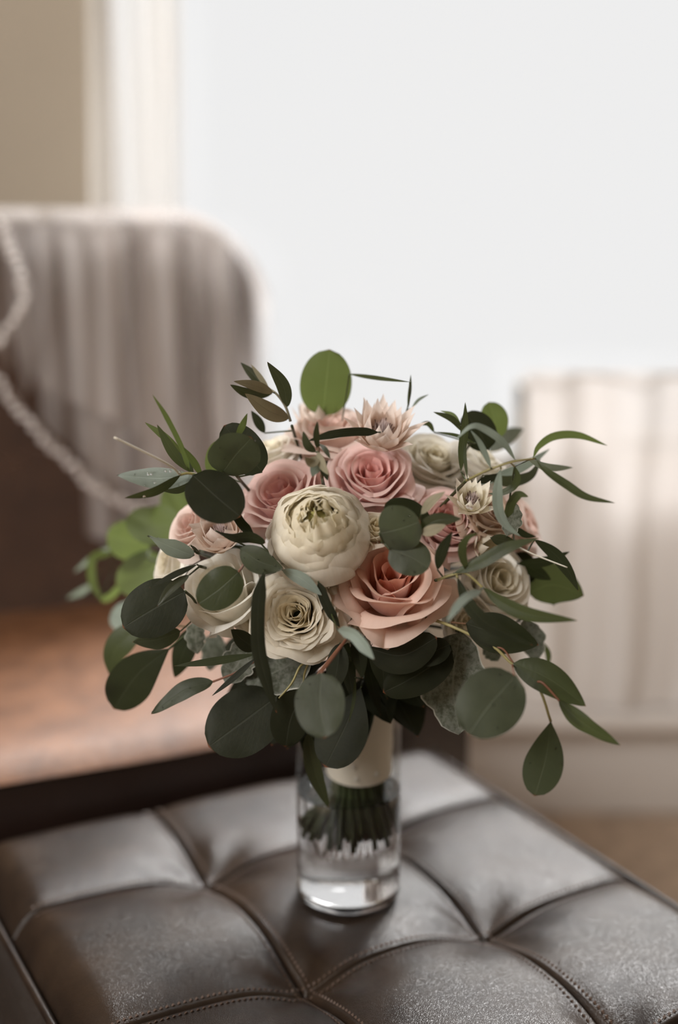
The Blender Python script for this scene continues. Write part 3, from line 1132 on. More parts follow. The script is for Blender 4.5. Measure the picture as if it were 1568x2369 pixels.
bract_flower(505, 1225, 135, 'wilted-looking blush spiky flower with a brown centre at left', (-.2, -.6, .77), Y=.89, seed=5, n=20, opening=1.2, wide=1.7)
bract_flower(1135, 1260, 110, 'spiky cream flower showing one pointed petal under the dusky pink rose', (.5, -.7, .3), Y=.915, seed=6, n=14, colour='cream', fluff=False, opening=1.2)
bract_flower(545, 1010, 90, 'tiny white spiky flower peeking out behind the dark leaves at upper left', (-.5, -.1, .85), Y=.98, seed=7, n=16, colour='white', fluff=False)

# ------------------------------------------------------------------ leaves
SHAPES = {
    # widest at t0, roundness
    'round': lambda s: (max(0, 1 - abs(2 * s ** .92 - 1) ** 2.15)) ** .56,
    'ovate': lambda s: max(0, math.sin(PI * s ** .80)) ** .82,
    'drop': lambda s: math.sin(PI / 2 * min(1, s / .60)) ** 1.05 * max(0, 1 - max(0, (s - .60) / .40) ** 2.3) ** .62,
    'lance': lambda s: max(0, math.sin(PI * s ** .85)) ** .85,
    'strap': lambda s: min(1, (s / .16)) ** .8 * min(1, (1 - s) / .30) ** .75,
    'spoon': lambda s: min(1, (s / .5)) ** 1.1 * max(0, 1 - max(0, (s - .55) / .45) ** 2.4) ** .5,
    'lobed': lambda s: max(0, math.sin(PI * s ** .9)) ** .7,
}


def leaf(parent, kind, shape, pts, wpx, Y0, Y1, tilt=0, bulge=.06, fold=.12, wave=.03, seed=None, name='leaf', label=None):
    rs = random.Random(seed if seed is not None else int(pts[0][0] * 7 + pts[-1][1] * 3))
    n = len(pts)
    P = [at(x, y, Y0 + (Y1 - Y0) * (i / (n - 1))) for i, (x, y) in enumerate(pts)]
    seg = 20 if shape in ('round', 'ovate', 'lobed', 'drop') else 24
    L = sum((b_ - a).length for a, b_ in zip(P, P[1:]))
    c = catmull(P, seg)
    camp = Vector((0, 0, CAMZ))
    m_ = c[seg // 2]
    Wd = px2m(wpx / 2, m_) / max(.5, math.cos(R(tilt)))
    nx = 11 if wpx > 30 else 7
    V, UV = [], []
    ph = rs.uniform(0, 6.28); ph2 = rs.uniform(0, 6.28)
    lob = [rs.uniform(-1, 1) for _ in range(seg)]
    for j in range(seg):
        s = j / (seg - 1)
        T = (c[min(j + 1, seg - 1)] - c[max(j - 1, 0)]).normalized()
        view = (camp - c[j]).normalized()
        Nn = (view - T * view.dot(T)).normalized()
        q = Matrix.Rotation(R(tilt), 3, T)
        Nn = q @ Nn
        S = T.cross(Nn).normalized()
        wd = Wd * SHAPES[shape](s)
        if shape == 'lobed': wd *= 1 + .10 * math.sin(s * 24 + ph) + .05 * lob[j]
        if wd < 1e-5: wd = 1e-5
        cen = c[j] + Nn * bulge * L * math.sin(PI * s) * (1 if n == 2 else .3)
        for i in range(nx):
            x = i / (nx - 1) * 2 - 1
            h = fold * abs(x) * wd - .10 * x * x * wd
            h += wave * Wd * math.sin(7 * s + ph + 2 * x) * abs(x) + wave * .6 * Wd * math.sin(15 * s + ph2) * x * x * (1 if x > 0 else -1)
            if shape == 'lobed': h += .10 * Wd * math.sin(22 * s + ph) * x * x
            V.append(cen + S * x * wd + Nn * h)
            UV.append(((x + 1) / 2, s))
    o = obj(name, V, grid_faces(nx, seg), M[kind], parent, uv=UV)
    LEAVES.append((o, c, Wd, kind))
    if label: o['label'] = label
    return o, P[0]


LEAVES = []


def sprig(kind, label, group, leaves, twigs=(), stemcol='stem', anchor=None, Ya=None, rt=.0011, root_r=.0022, cat='foliage', stem_r=None):
    """leaves: (mat, shape, [(x,y)..], width_px, Y0, Y1, tilt, {opts}); twigs: ([(x,y,Y)..], radius, material)"""
    x0, y0 = anchor if anchor else leaves[0][2][0]
    ya = Ya if Ya is not None else leaves[0][4]
    A = at(x0, y0, ya)
    o = thing(kind, A, label, cat, group)
    bases = []
    for L in leaves:
        opts = L[7] if len(L) > 7 else {}
        bases.append(leaf(o, *L[:7], **opts)[1])
    b = MB()
    back = (A - Vector((0, 0, CAMZ))).normalized()
    q = A + back * .035 + (BC - A) * .12
    p = [A, q, A.lerp(BC, .7) + back * .02] + stem_path(A)[1:]
    b.tube(p, rt, root_r, n=7, seg=44)
    b.build('stem', M[stemcol], o)
    pts = catmull(p, 44)[:14]
    for tw in twigs:
        pts += catmull([at(*q_) for q_ in tw[0]], 16)
    b = MB()
    for B0 in bases:                      # a short stalk joins every leaf to its branch
        near = min(pts, key=lambda q_: (q_ - B0).length)
        if (near - B0).length > .0015:
            mid = near.lerp(B0, .5) + back * .25 * (near - B0).length
            b.tube([near, mid, B0], .0007, .0006, n=5, seg=9)
    if b.v: b.build('leaf_stalk', M[stemcol], o)
    groups = {}
    for tw in twigs:
        groups.setdefault(tw[2] if len(tw) > 2 else stemcol, []).append(tw)
    for mname, tws in groups.items():
        b = MB()
        for tw in tws:
            b.tube([at(*q) for q in tw[0]], tw[1], tw[1] * .8, n=6, seg=22)
        b.build('twig', M[mname], o)
    return o


# --- top
sprig('eucalyptus_sprig', 'single large round green leaf standing upright at the very top of the bouquet', 'round-leaved eucalyptus', [
    ('bright', 'round', [(746, 962), (762, 808)], 120, .985, .985, 0, dict(fold=.03, bulge=.02))], anchor=(745, 962))
sprig('willow_sprig', 'very thin horizontal leaf sticking out right of the topmost round leaf', 'narrow-leaved willow eucalyptus', [
    ('willow', 'lance', [(806, 865), (870, 873), (950, 884)], 10, .97, .93, 20),
    ('willow', 'lance', [(943, 940), (948, 900), (950, 866)], 8, .95, .95, 10),
    ('silver', 'lance', [(952, 945), (968, 925), (992, 912)], 7, .96, .96, 10)],
    twigs=[([(948, 884, .93), (946, 930, .95), (930, 980, .96)], .0006), ([(808, 865, .97), (800, 920, .98), (790, 980, .98)], .0006)], anchor=(940, 975), Ya=.97)
sprig('olive_sprig', 'olive sprig with brown-grey leaf undersides at the upper left of the dome', 'olive leaves', [
    ('beige', 'ovate', [(668, 968), (620, 950), (566, 910)], 40, .93, .90, 10),
    ('olive', 'ovate', [(664, 942), (655, 890), (618, 837)], 32, .93, .91, -25),
    ('beige', 'ovate', [(632, 908), (590, 893), (540, 882)], 24, .93, .90, 15),
    ('olive', 'ovate', [(628, 912), (575, 908), (532, 890)], 26, .94, .92, -30),
    ('olive', 'ovate', [(620, 902), (590, 872), (556, 838)], 24, .94, .95, 20),
    ('beige', 'lance', [(622, 900), (600, 870), (580, 842)], 12, .94, .94, 0),
    ('dark', 'lance', [(612, 1002), (597, 975), (581, 950)], 22, .95, .95, 0)],
    twigs=[([(672, 975, .93), (660, 940, .93), (640, 912, .93), (618, 897, .94)], .0011, 'beige')], anchor=(675, 985))
sprig('olive_sprig', 'tiny dark olive tip standing between the two pink roses above the peony', 'olive leaves', [
    ('olive', 'lance', [(735, 1040), (731, 1005), (734, 974)], 15, .855, .85, 20),
    ('olive', 'ovate', [(730, 1046), (712, 1030), (701, 997)], 20, .855, .85, -20),
    ('beige', 'ovate', [(738, 1056), (720, 1070), (704, 1058)], 24, .85, .84, 10),
    ('beige', 'ovate', [(735, 1045), (745, 1075), (760, 1099)], 20, .85, .845, 10),
    ('olive', 'lance', [(739, 1027), (752, 1040), (764, 1062)], 12, .855, .85, 0),
    ('silver', 'ovate', [(742, 1072), (728, 1085), (722, 1103)], 24, .85, .845, -20),
    ('dark', 'lance', [(740, 1078), (752, 1095), (758, 1112)], 16, .852, .85, 0)],
    twigs=[([(736, 1035, .855), (738, 1060, .853), (745, 1105, .86)], .001, 'stem_w')], anchor=(744, 1100), Ya=.865)
sprig('willow_sprig', 'long dark strap-like leaf lying flat under the spiky top flower', 'narrow-leaved willow eucalyptus', [
    ('dark', 'strap', [(876, 1000), (820, 1000), (770, 1006), (712, 1020)], 20, .885, .862, 20)], anchor=(884, 1000), Ya=.93)
# --- upper left eucalyptus
sprig('eucalyptus_sprig', 'upper left eucalyptus sprig with dark coin-shaped leaves beside the left pink rose', 'round-leaved eucalyptus', [
    ('dark', 'round', [(606, 1092), (560, 1035), (518, 984)], 92, .90, .905, -10),
    ('mid', 'round', [(512, 1096), (545, 1050), (582, 1012)], 112, .872, .862, 25, dict(fold=.08)),
    ('dark', 'round', [(446, 1100), (498, 1150), (556, 1196)], 118, .858, .845, -22, dict(fold=.10)),
    ('bright', 'lance', [(546, 1014), (560, 985), (572, 956)], 16, .88, .88, 20),
    ('bright', 'round', [(490, 1100), (495, 1060), (505, 1020)], 40, .93, .93, 0)],
    twigs=[([(446, 1100, .86), (480, 1095, .868), (518, 1092, .872), (545, 1098, .89)], .001, 'stem')], anchor=(545, 1098), Ya=.89)
sprig('willow_sprig', 'left willow sprig with silver, green and one white needle leaf, beaded with water', 'narrow-leaved willow eucalyptus', [
    ('silver', 'ovate', [(446, 1102), (360, 1108), (269, 1100)], 50, .885, .86, 42, dict(fold=.05)),
    ('willow', 'lance', [(417, 1100), (360, 1135), (288, 1152)], 21, .875, .85, -25),
    ('mid', 'lance', [(448, 1108), (415, 1130), (373, 1135)], 22, .89, .88, -15),
    ('bright', 'strap', [(437, 1086), (395, 1025), (335, 977)], 17, .89, .90, 20),
    ('willow', 'lance', [(440, 1092), (400, 1045), (363, 982)], 25, .885, .88, -15),
    ('bright', 'strap', [(440, 1096), (420, 1035), (385, 965), (352, 912)], 12, .88, .86, 0),
    ('bright', 'lance', [(468, 1102), (448, 1070), (424, 1034)], 17, .88, .87, 20),
    ('mid', 'lance', [(448, 1098), (434, 1070), (412, 1046)], 12, .883, .88, 0)],
    twigs=[([(480, 1108, .885), (450, 1097, .88), (432, 1095, .878), (416, 1099, .876)], .0012, 'stem_y'),
           ([(416, 1099, .876), (400, 1082, .87), (358, 1058, .86), (264, 1012, .845)], .0009, 'twig_p')], anchor=(480, 1108), Ya=.885)
# --- blurred sprig at the back left
sprig('eucalyptus_sprig', 'bright green backlit round leaves out of focus at the far left', 'round-leaved eucalyptus', [
    ('bright', 'round', [(418, 1205), (350, 1215), (296, 1190)], 92, 1.06, 1.08, 12),
    ('bright', 'round', [(352, 1250), (300, 1250), (246, 1240)], 94, 1.09, 1.11, -10),
    ('bright', 'round', [(425, 1215), (412, 1170), (385, 1125)], 78, 1.09, 1.10, 0),
    ('bright', 'round', [(380, 1300), (320, 1330), (268, 1350)], 96, 1.08, 1.09, 18),
    ('silver', 'round', [(330, 1420), (290, 1425), (260, 1410)], 80, 1.06, 1.08, 0)],
    twigs=[([(420, 1205, 1.06), (440, 1230, 1.04), (470, 1280, 1.0)], .0012), ([(420, 1320, 1.02), (380, 1305, 1.06), (340, 1290, 1.07)], .0012),
           ([(330, 1420, 1.06), (400, 1400, 1.0)], .001)], anchor=(470, 1280), Ya=1.0)
sprig('willow_sprig', 'hook-shaped thin green leaf, blurred, at the leftmost side', 'narrow-leaved willow eucalyptus', [
    ('bright', 'strap', [(262, 1280), (216, 1290), (214, 1345), (238, 1392)], 20, 1.14, 1.12, 0),
    ('bright', 'strap', [(232, 1390), (258, 1378), (285, 1345)], 17, 1.12, 1.10, 0),
    ('silver', 'lance', [(262, 1262), (215, 1290), (170, 1325)], 14, 1.16, 1.18, 0),
    ('silver', 'lance', [(215, 1350), (190, 1368), (155, 1385)], 15, 1.2, 1.22, 0)],
    twigs=[([(262, 1275, 1.14), (330, 1290, 1.1), (420, 1310, 1.04)], .001)], anchor=(420, 1310), Ya=1.04)
# --- left and lower left
sprig('eucalyptus_sprig', 'small blunt silvery leaf in front of the blush rose at left', 'round-leaved eucalyptus', [
    ('silver', 'spoon', [(342, 1240), (390, 1262), (449, 1286)], 40, .862, .872, 28),
    ('stem', 'lance', [(442, 1262), (450, 1268), (460, 1276)], 5, .872, .88, 0)], anchor=(455, 1278), Ya=.885)
sprig('willow_sprig', 'thin dark pointed leaves crossing the far left white rose', 'narrow-leaved willow eucalyptus', [
    ('dark', 'lance', [(456, 1306), (405, 1330), (345, 1360)], 15, .862, .850, 25),
    ('olive', 'ovate', [(438, 1330), (395, 1362), (364, 1402)], 22, .858, .848, 10, dict(fold=.25))], anchor=(462, 1310), Ya=.88)
sprig('eucalyptus_sprig', 'lower left eucalyptus sprig with big dark round leaves and drooping ones beneath', 'round-leaved eucalyptus', [
    ('dark', 'round', [(428, 1368), (350, 1412), (284, 1452)], 128, .875, .865, 12, dict(fold=.07)),
    ('mid', 'ovate', [(418, 1460), (365, 1478), (306, 1485)], 46, .90, .89, -30),
    ('dark', 'drop', [(392, 1500), (318, 1560), (262, 1640)], 104, .92, .94, 0),
    ('willow', 'ovate', [(330, 1440), (270, 1500), (252, 1560)], 62, .97, .97, 15),
    ('dark', 'ovate', [(452, 1452), (425, 1510), (404, 1568)], 54, .94, .95, 20)],
    twigs=[([(428, 1368, .875), (450, 1390, .89), (470, 1440, .92)], .001), ([(390, 1502, .92), (430, 1470, .93), (480, 1450, .93)], .001),
           ([(452, 1452, .94), (480, 1440, .94)], .001)], anchor=(490, 1450), Ya=.93)
sprig('eucalyptus_sprig', 'round green leaf lying on the lower left white rose', 'round-leaved eucalyptus', [
    ('willow', 'round', [(553, 1322), (508, 1362), (458, 1398)], 92, .842, .834, 8, dict(fold=.06))],
    twigs=[([(551, 1324, .842), (560, 1312, .85), (566, 1298, .862)], .0009, 'stem_r')], anchor=(566, 1298), Ya=.862)
sprig('eucalyptus_sprig', 'grey-green leaf with droplets tucked against the lower left side of the peony', 'round-leaved eucalyptus', [
    ('mid', 'ovate', [(556, 1268), (600, 1298), (656, 1316)], 60, .85, .842, 15),
    ('dark', 'spoon', [(499, 1228), (540, 1243), (580, 1242), (614, 1256)], 26, .856, .850, 38),
    ('dark', 'strap', [(540, 1182), (560, 1212), (588, 1240)], 22, .866, .858, 15)], anchor=(640, 1300), Ya=.875)
sprig('willow_sprig', 'long dark strap leaf hanging vertically across the bottom left roses', 'narrow-leaved willow eucalyptus', [
    ('dark', 'strap', [(610, 1322), (597, 1400), (598, 1500), (616, 1575), (640, 1650)], 33, .828, .815, 0, dict(fold=.05)),
    ('dark', 'ovate', [(592, 1502), (560, 1480), (534, 1456)], 42, .86, .85, 20)], anchor=(608, 1310), Ya=.855)
sprig('willow_sprig', 'thin dark leaf dropping from under the peony between the cream and peach roses', 'narrow-leaved willow eucalyptus', [
    ('dark', 'strap', [(736, 1346), (755, 1398), (786, 1452)], 23, .848, .842, 0),
    ('silver', 'strap', [(781, 1458), (815, 1466), (840, 1492), (866, 1526)], 27, .815, .795, 25, dict(fold=.3, label='curled silvery leaf hanging towards the viewer')),
    ('silver', 'lance', [(652, 1318), (700, 1340), (745, 1378)], 30, .85, .845, 15)], anchor=(740, 1350), Ya=.87)
# --- right centre coin leaves
sprig('eucalyptus_sprig', 'pair of pale green coin-shaped leaves overlapping above the peach-pink rose', 'round-leaved eucalyptus', [
    ('dark', 'round', [(990, 1224), (940, 1190), (890, 1165)], 74, .862, .855, -10),
    ('mid', 'round', [(878, 1234), (925, 1222), (972, 1206)], 112, .838, .830, 15, dict(fold=.05)),
    ('mid', 'round', [(900, 1270), (950, 1290), (992, 1315)], 88, .838, .828, -12, dict(fold=.06))],
    twigs=[([(878, 1234, .838), (888, 1255, .845), (902, 1272, .84)], .001)], anchor=(886, 1250), Ya=.85)
sprig('olive_sprig', 'olive leaves over the coiled centre of the dusky pink rose', 'olive leaves', [
    ('olive', 'ovate', [(966, 1228), (1010, 1204), (1067, 1200)], 36, .835, .828, 10),
    ('beige', 'ovate', [(972, 1234), (1000, 1226), (1032, 1214)], 26, .832, .829, 0),
    ('beige', 'lance', [(974, 1190), (998, 1160), (1030, 1137)], 22, .84, .835, -15)], anchor=(966, 1232), Ya=.85)
sprig('willow_sprig', 'right willow sprig of long arching leaves crossing the lower right white rose', 'narrow-leaved willow eucalyptus', [
    ('dark', 'lance', [(1012, 1318), (1022, 1275), (1046, 1229)], 27, .835, .83, 10),
    ('willow', 'lance', [(1081, 1324), (1068, 1275), (1080, 1245), (1107, 1233)], 20, .835, .82, 15),
    ('willow', 'lance', [(1050, 1326), (1110, 1303), (1175, 1268), (1248, 1244)], 31, .835, .83, -18, dict(fold=.2)),
    ('willow', 'lance', [(1117, 1359), (1160, 1392), (1225, 1420), (1337, 1436)], 34, .83, .80, 18, dict(fold=.2)),
    ('dark', 'lance', [(1058, 1336), (1080, 1390), (1118, 1435), (1175, 1468), (1232, 1493)], 33, .83, .815, 10, dict(fold=.2)),
    ('silver', 'strap', [(1112, 1366), (1072, 1388), (1032, 1440)], 20, .80, .77, 15)],
    twigs=[([(1012, 1342, .84), (1045, 1330, .836), (1078, 1327, .834), (1117, 1360, .83)], .0011, 'stem_y'), ([(1058, 1336, .83), (1056, 1330, .836)], .0009, 'stem_y'),
           ([(1081, 1324, .835), (1078, 1328, .834)], .0008, 'stem_y')], anchor=(1010, 1342), Ya=.86)
# --- upper right willow sprig
sprig('willow_sprig', 'upper right willow sprig with long arching leaves reaching furthest to the right', 'narrow-leaved willow eucalyptus', [
    ('bright', 'lance', [(1233, 1060), (1246, 1032), (1282, 1008), (1338, 1006), (1405, 1031)], 19, .858, .85, 15, dict(fold=.25)),
    ('willow', 'lance', [(1240, 1062), (1262, 1088), (1310, 1122), (1356, 1150), (1423, 1164)], 20, .858, .84, -10, dict(fold=.25)),
    ('silver', 'lance', [(1223, 1064), (1268, 1080), (1326, 1082)], 18, .90, .95, 15),
    ('silver', 'lance', [(1135, 1083), (1126, 1060), (1108, 1022), (1088, 995)], 14, .85, .85, 15),
    ('silver', 'lance', [(1193, 1066), (1163, 1024), (1117, 992), (1088, 988), (1053, 1018)], 17, .85, .84, 20),
    ('willow', 'lance', [(1081, 1108), (1076, 1065), (1075, 1020)], 8, .86, .87, 0),
    ('willow', 'lance', [(1066, 1090), (1068, 1040), (1075, 985), (1076, 930)], 20, .87, .88, 15),
    ('silver', 'lance', [(1158, 1084), (1150, 1130), (1152, 1180), (1170, 1215), (1205, 1242)], 25, .85, .845, -15, dict(fold=.2)),
    ('willow', 'lance', [(1190, 1078), (1197, 1105), (1185, 1128), (1155, 1142), (1129, 1142)], 18, .86, .87, 15),
    ('willow', 'strap', [(1174, 1198), (1182, 1165), (1200, 1144), (1222, 1149)], 21, .86, .85, 15)],
    twigs=[([(1078, 1112, .862), (1135, 1085, .852), (1193, 1067, .85), (1237, 1061, .857)], .0010, 'stem_y'),
           ([(1158, 1084, .85), (1158, 1078, .852)], .0007, 'stem_y'), ([(1190, 1079, .86), (1181, 1072, .852)], .0007, 'stem_y')],
    anchor=(1078, 1112), Ya=.865)
sprig('willow_sprig', 'blurred grey-green leaves behind the upper right willow sprig', 'narrow-leaved willow eucalyptus', [
    ('silver', 'lance', [(1107, 1122), (1167, 1098), (1223, 1072), (1272, 1038)], 24, .94, .97, 0),
    ('mid', 'lance', [(1117, 1099), (1174, 1113), (1226, 1100), (1250, 1062)], 26, .93, .96, 10),
    ('dark', 'lance', [(1103, 1116), (1130, 1108), (1160, 1096)], 18, .92, .93, 0)],
    anchor=(1103, 1120), Ya=.95)
sprig('eucalyptus_sprig', 'backlit green round leaves behind the ivory roses at the upper right', 'round-leaved eucalyptus', [
    ('bright', 'round', [(1128, 1015), (1142, 975), (1130, 930)], 66, .985, .99, 10),
    ('dark', 'round', [(1130, 1040), (1105, 995), (1075, 955)], 78, .955, .96, 15),
    ('silver', 'lance', [(1130, 1045), (1170, 1012), (1212, 992)], 38, 1.04, 1.08, 10)], anchor=(1125, 1035), Ya=.97)
sprig('willow_sprig', 'thin green leaves fanning out over the ivory roses at the upper right', 'narrow-leaved willow eucalyptus', [
    ('willow', 'lance', [(1072, 1000), (1045, 970), (1002, 953)], 15, .93, .93, 20),
    ('bright', 'lance', [(1066, 985), (1048, 960), (1018, 950)], 9, .93, .94, 0),
    ('willow', 'lance', [(1004, 1000), (990, 980), (966, 984)], 12, .95, .95, 0),
    ('willow', 'lance', [(1100, 1026), (1058, 1008), (1010, 999)], 8, .93, .93, 0)], anchor=(1090, 1024), Ya=.945)
# --- right back
sprig('eucalyptus_sprig', 'broad olive-green leaf jutting out low at the right edge behind the white rose', 'round-leaved eucalyptus', [
    ('willow', 'ovate', [(1222, 1372), (1280, 1352), (1350, 1378)], 100, .965, .955, 25)], anchor=(1215, 1372), Ya=.96)
sprig('willow_sprig', 'dark narrow leaves sweeping down at the right edge of the dome', 'narrow-leaved willow eucalyptus', [
    ('dark', 'lance', [(1236, 1248), (1285, 1283), (1317, 1325), (1338, 1368)], 30, .91, .90, 15),
    ('dark', 'lance', [(1198, 1304), (1262, 1298), (1318, 1276)], 24, .93, .93, 15),
    ('dark', 'ovate', [(1208, 1300), (1240, 1322), (1275, 1342)], 32, .94, .94, 10),
    ('dark', 'lance', [(1186, 1216), (1212, 1236), (1240, 1242)], 16, .92, .92, 0),
    ('olive', 'lance', [(1135, 1244), (1160, 1250), (1195, 1256)], 28, .90, .90, 10),
    ('dark', 'round', [(1190, 1280), (1210, 1310), (1225, 1350)], 60, .96, .96, 0)],
    twigs=[([(1190, 1262, .91), (1240, 1285, .90), (1312, 1313, .89)], .0007, 'twig_p')], anchor=(1190, 1290), Ya=.95)
# --- lower right sprig
sprig('eucalyptus_sprig', 'lower right eucalyptus branch with pointed leaves hanging out past the vase', 'round-leaved eucalyptus', [
    ('dark', 'ovate', [(1078, 1442), (1160, 1468), (1246, 1492)], 92, .85, .835, 12, dict(fold=.10)),
    ('willow', 'ovate', [(1187, 1534), (1270, 1572), (1355, 1634)], 74, .835, .815, -12, dict(fold=.10)),
    ('willow', 'ovate', [(1292, 1620), (1345, 1668), (1435, 1724)], 38, .815, .795, 30, dict(wave=.10)),
    ('mid', 'drop', [(1274, 1668), (1262, 1750), (1236, 1842)], 90, .815, .80, -14, dict(fold=.06)),
    ('mid', 'round', [(1192, 1562), (1130, 1632), (1082, 1700)], 150, .795, .775, 5, dict(fold=.05))],
    twigs=[([(985, 1430, .87), (1024, 1441, .86), (1065, 1458, .852), (1139, 1494, .843), (1183, 1535, .836), (1237, 1580, .826), (1257, 1615, .82), (1266, 1645, .817), (1274, 1670, .815)], .0012, 'stem_y'),
           ([(1139, 1494, .843), (1165, 1503, .84), (1187, 1534, .836)], .0008, 'stem_r'), ([(1237, 1580, .826), (1255, 1580, .822), (1294, 1622, .815)], .0009, 'stem_r'),
           ([(1185, 1538, .835), (1187, 1555, .80), (1190, 1565, .795)], .0007, 'stem_r'), ([(1045, 1440, .86), (1078, 1443, .85)], .0008, 'stem_w')],
    anchor=(985, 1430), Ya=.885)
# --- bottom centre
sprig('eucalyptus_sprig', 'largest dark heart-shaped leaf hanging at the lower left of the vase', 'round-leaved eucalyptus', [
    ('dark', 'round', [(640, 1612), (560, 1672), (482, 1728)], 152, .88, .862, 14, dict(fold=.06))], anchor=(650, 1600), Ya=.90)
sprig('eucalyptus_sprig', 'blurred grey-green leaf nearest the camera, hanging in front of the vase on a red twig', 'round-leaved eucalyptus', [
    ('mid', 'round', [(742, 1556), (740, 1630), (752, 1708)], 116, .80, .775, 10, dict(fold=.08)),
    ('dark', 'round', [(705, 1600), (672, 1660), (660, 1728)], 92, .83, .82, -16)],
    twigs=[([(800, 1480, .85), (775, 1515, .82), (742, 1558, .80)], .0011, 'stem_r'), ([(705, 1602, .83), (735, 1560, .83), (790, 1490, .85)], .0010, 'stem_r')], anchor=(800, 1478), Ya=.87)
sprig('eucalyptus_sprig', 'dark pointed leaf hanging just in front of the vase with the satin handle', 'round-leaved eucalyptus', [
    ('dark', 'drop', [(835, 1590), (800, 1680), (752, 1775)], 118, .89, .875, 18, dict(fold=.10)),
    ('dark', 'ovate', [(786, 1488), (780, 1545), (768, 1608)], 52, .85, .845, 15),
    ('willow', 'lance', [(822, 1568), (818, 1620), (807, 1672)], 9, .86, .85, 0),
    ('willow', 'ovate', [(712, 1695), (728, 1780), (760, 1868)], 38, .90, .895, 25, dict(fold=.2))],
    twigs=[([(712, 1697, .90), (722, 1650, .905), (760, 1560, .92)], .001)], anchor=(840, 1570), Ya=.91)
sprig('leatherleaf_sprig', 'cluster of narrow blackish leaves under the peach-pink rose', 'narrow-leaved willow eucalyptus', [
    ('dark', 'lance', [(848, 1490), (878, 1555), (896, 1618)], 26, .90, .90, 10),
    ('dark', 'lance', [(845, 1500), (860, 1580), (880, 1655)], 30, .91, .905, -10),
    ('dark', 'lance', [(800, 1480), (806, 1550), (818, 1625)], 34, .90, .89, 10),
    ('dark', 'ovate', [(822, 1470), (832, 1520), (838, 1570)], 36, .885, .88, 20),
    ('dark', 'ovate', [(880, 1470), (885, 1530), (888, 1595)], 60, .88, .875, 12),
    ('dark', 'lance', [(780, 1510), (790, 1580), (800, 1650)], 40, .92, .915, 0)], anchor=(840, 1470), Ya=.90)
sprig('eucalyptus_sprig', 'dark round leaves with droplets directly below the peach-pink rose', 'round-leaved eucalyptus', [
    ('dark', 'round', [(853, 1500), (930, 1515), (1010, 1474)], 88, .865, .86, 10),
    ('dark', 'round', [(1046, 1508), (970, 1558), (886, 1602)], 92, .872, .865, -12),
    ('dark', 'round', [(1040, 1490), (1000, 1510), (965, 1530)], 60, .868, .862, 0)], anchor=(1040, 1490), Ya=.89)
# --- dusty miller
sprig('dusty_miller_leaves', 'big felted dark grey leaf with a white wavy rim hanging right of the vase', 'felted dusty miller leaves', [
    ('dusty', 'lobed', [(1066, 1462), (1048, 1580), (1062, 1698)], 150, .89, .88, 10, dict(wave=.08))], stemcol='stem', anchor=(1064, 1462), Ya=.90)
sprig('dusty_miller_leaves', 'small curled pale grey leaf at the right under the oval green leaf', 'felted dusty miller leaves', [
    ('dusty', 'lobed', [(1215, 1430), (1232, 1480), (1236, 1536)], 58, .93, .93, 20, dict(wave=.12)),
    ('dusty', 'lobed', [(1120, 1490), (1140, 1512), (1152, 1530)], 40, .93, .93, 10),
    ('willow', 'lance', [(1258, 1488), (1268, 1515), (1266, 1547)], 13, .96, .96, 0)], anchor=(1210, 1430), Ya=.94)
sprig('dusty_miller_leaves', 'serrated pale grey leaf at the right in front of the outermost pink rose', 'felted dusty miller leaves', [
    ('dusty', 'lobed', [(1172, 1240), (1185, 1205), (1194, 1165)], 44, .89, .885, 10)], anchor=(1172, 1245), Ya=.91)
sprig('dusty_miller_leaves', 'mottled grey felted leaves hanging under the lower left white rose', 'felted dusty miller leaves', [
    ('dusty', 'lobed', [(590, 1490), (558, 1525), (520, 1582)], 78, .90, .895, 10),
    ('dusty', 'lobed', [(455, 1435), (452, 1475), (456, 1514)], 46, .92, .92, 10),
    ('dusty', 'lobed', [(502, 1462), (492, 1505), (484, 1552)], 56, .97, .97, 0)], anchor=(560, 1470), Ya=.93)
sprig('dusty_miller_leaves', 'broad dim grey leaf behind the strap leaf under the ruffled cream rose', 'felted dusty miller leaves', [
    ('dusty', 'lobed', [(715, 1505), (650, 1550), (566, 1580)], 110, .90, .895, 25, dict(wave=.06))],
    twigs=[([(716, 1528, .87), (694, 1542, .865), (675, 1580, .86), (645, 1616, .855)], .0009, 'stem_y'), ([(714, 1530, .87), (704, 1560, .868), (702, 1592, .866)], .0009, 'stem_y')],
    anchor=(715, 1505), Ya=.91)
sprig('eucalyptus_sprig', 'grey-green leaf on a thin red twig pointing down left', 'round-leaved eucalyptus', [
    ('mid', 'ovate', [(493, 1577), (430, 1596), (350, 1652)], 42, .885, .88, 25, dict(wave=.08)),
    ('willow', 'lance', [(588, 1514), (500, 1530), (402, 1541)], 19, .87, .86, 15),
    ('dark', 'lance', [(592, 1522), (545, 1565), (489, 1611)], 14, .87, .865, 15)],
    twigs=[([(493, 1577, .885), (545, 1556, .88), (600, 1524, .88)], .0009, 'stem_r')], stemcol='stem_r', anchor=(600, 1520), Ya=.89)

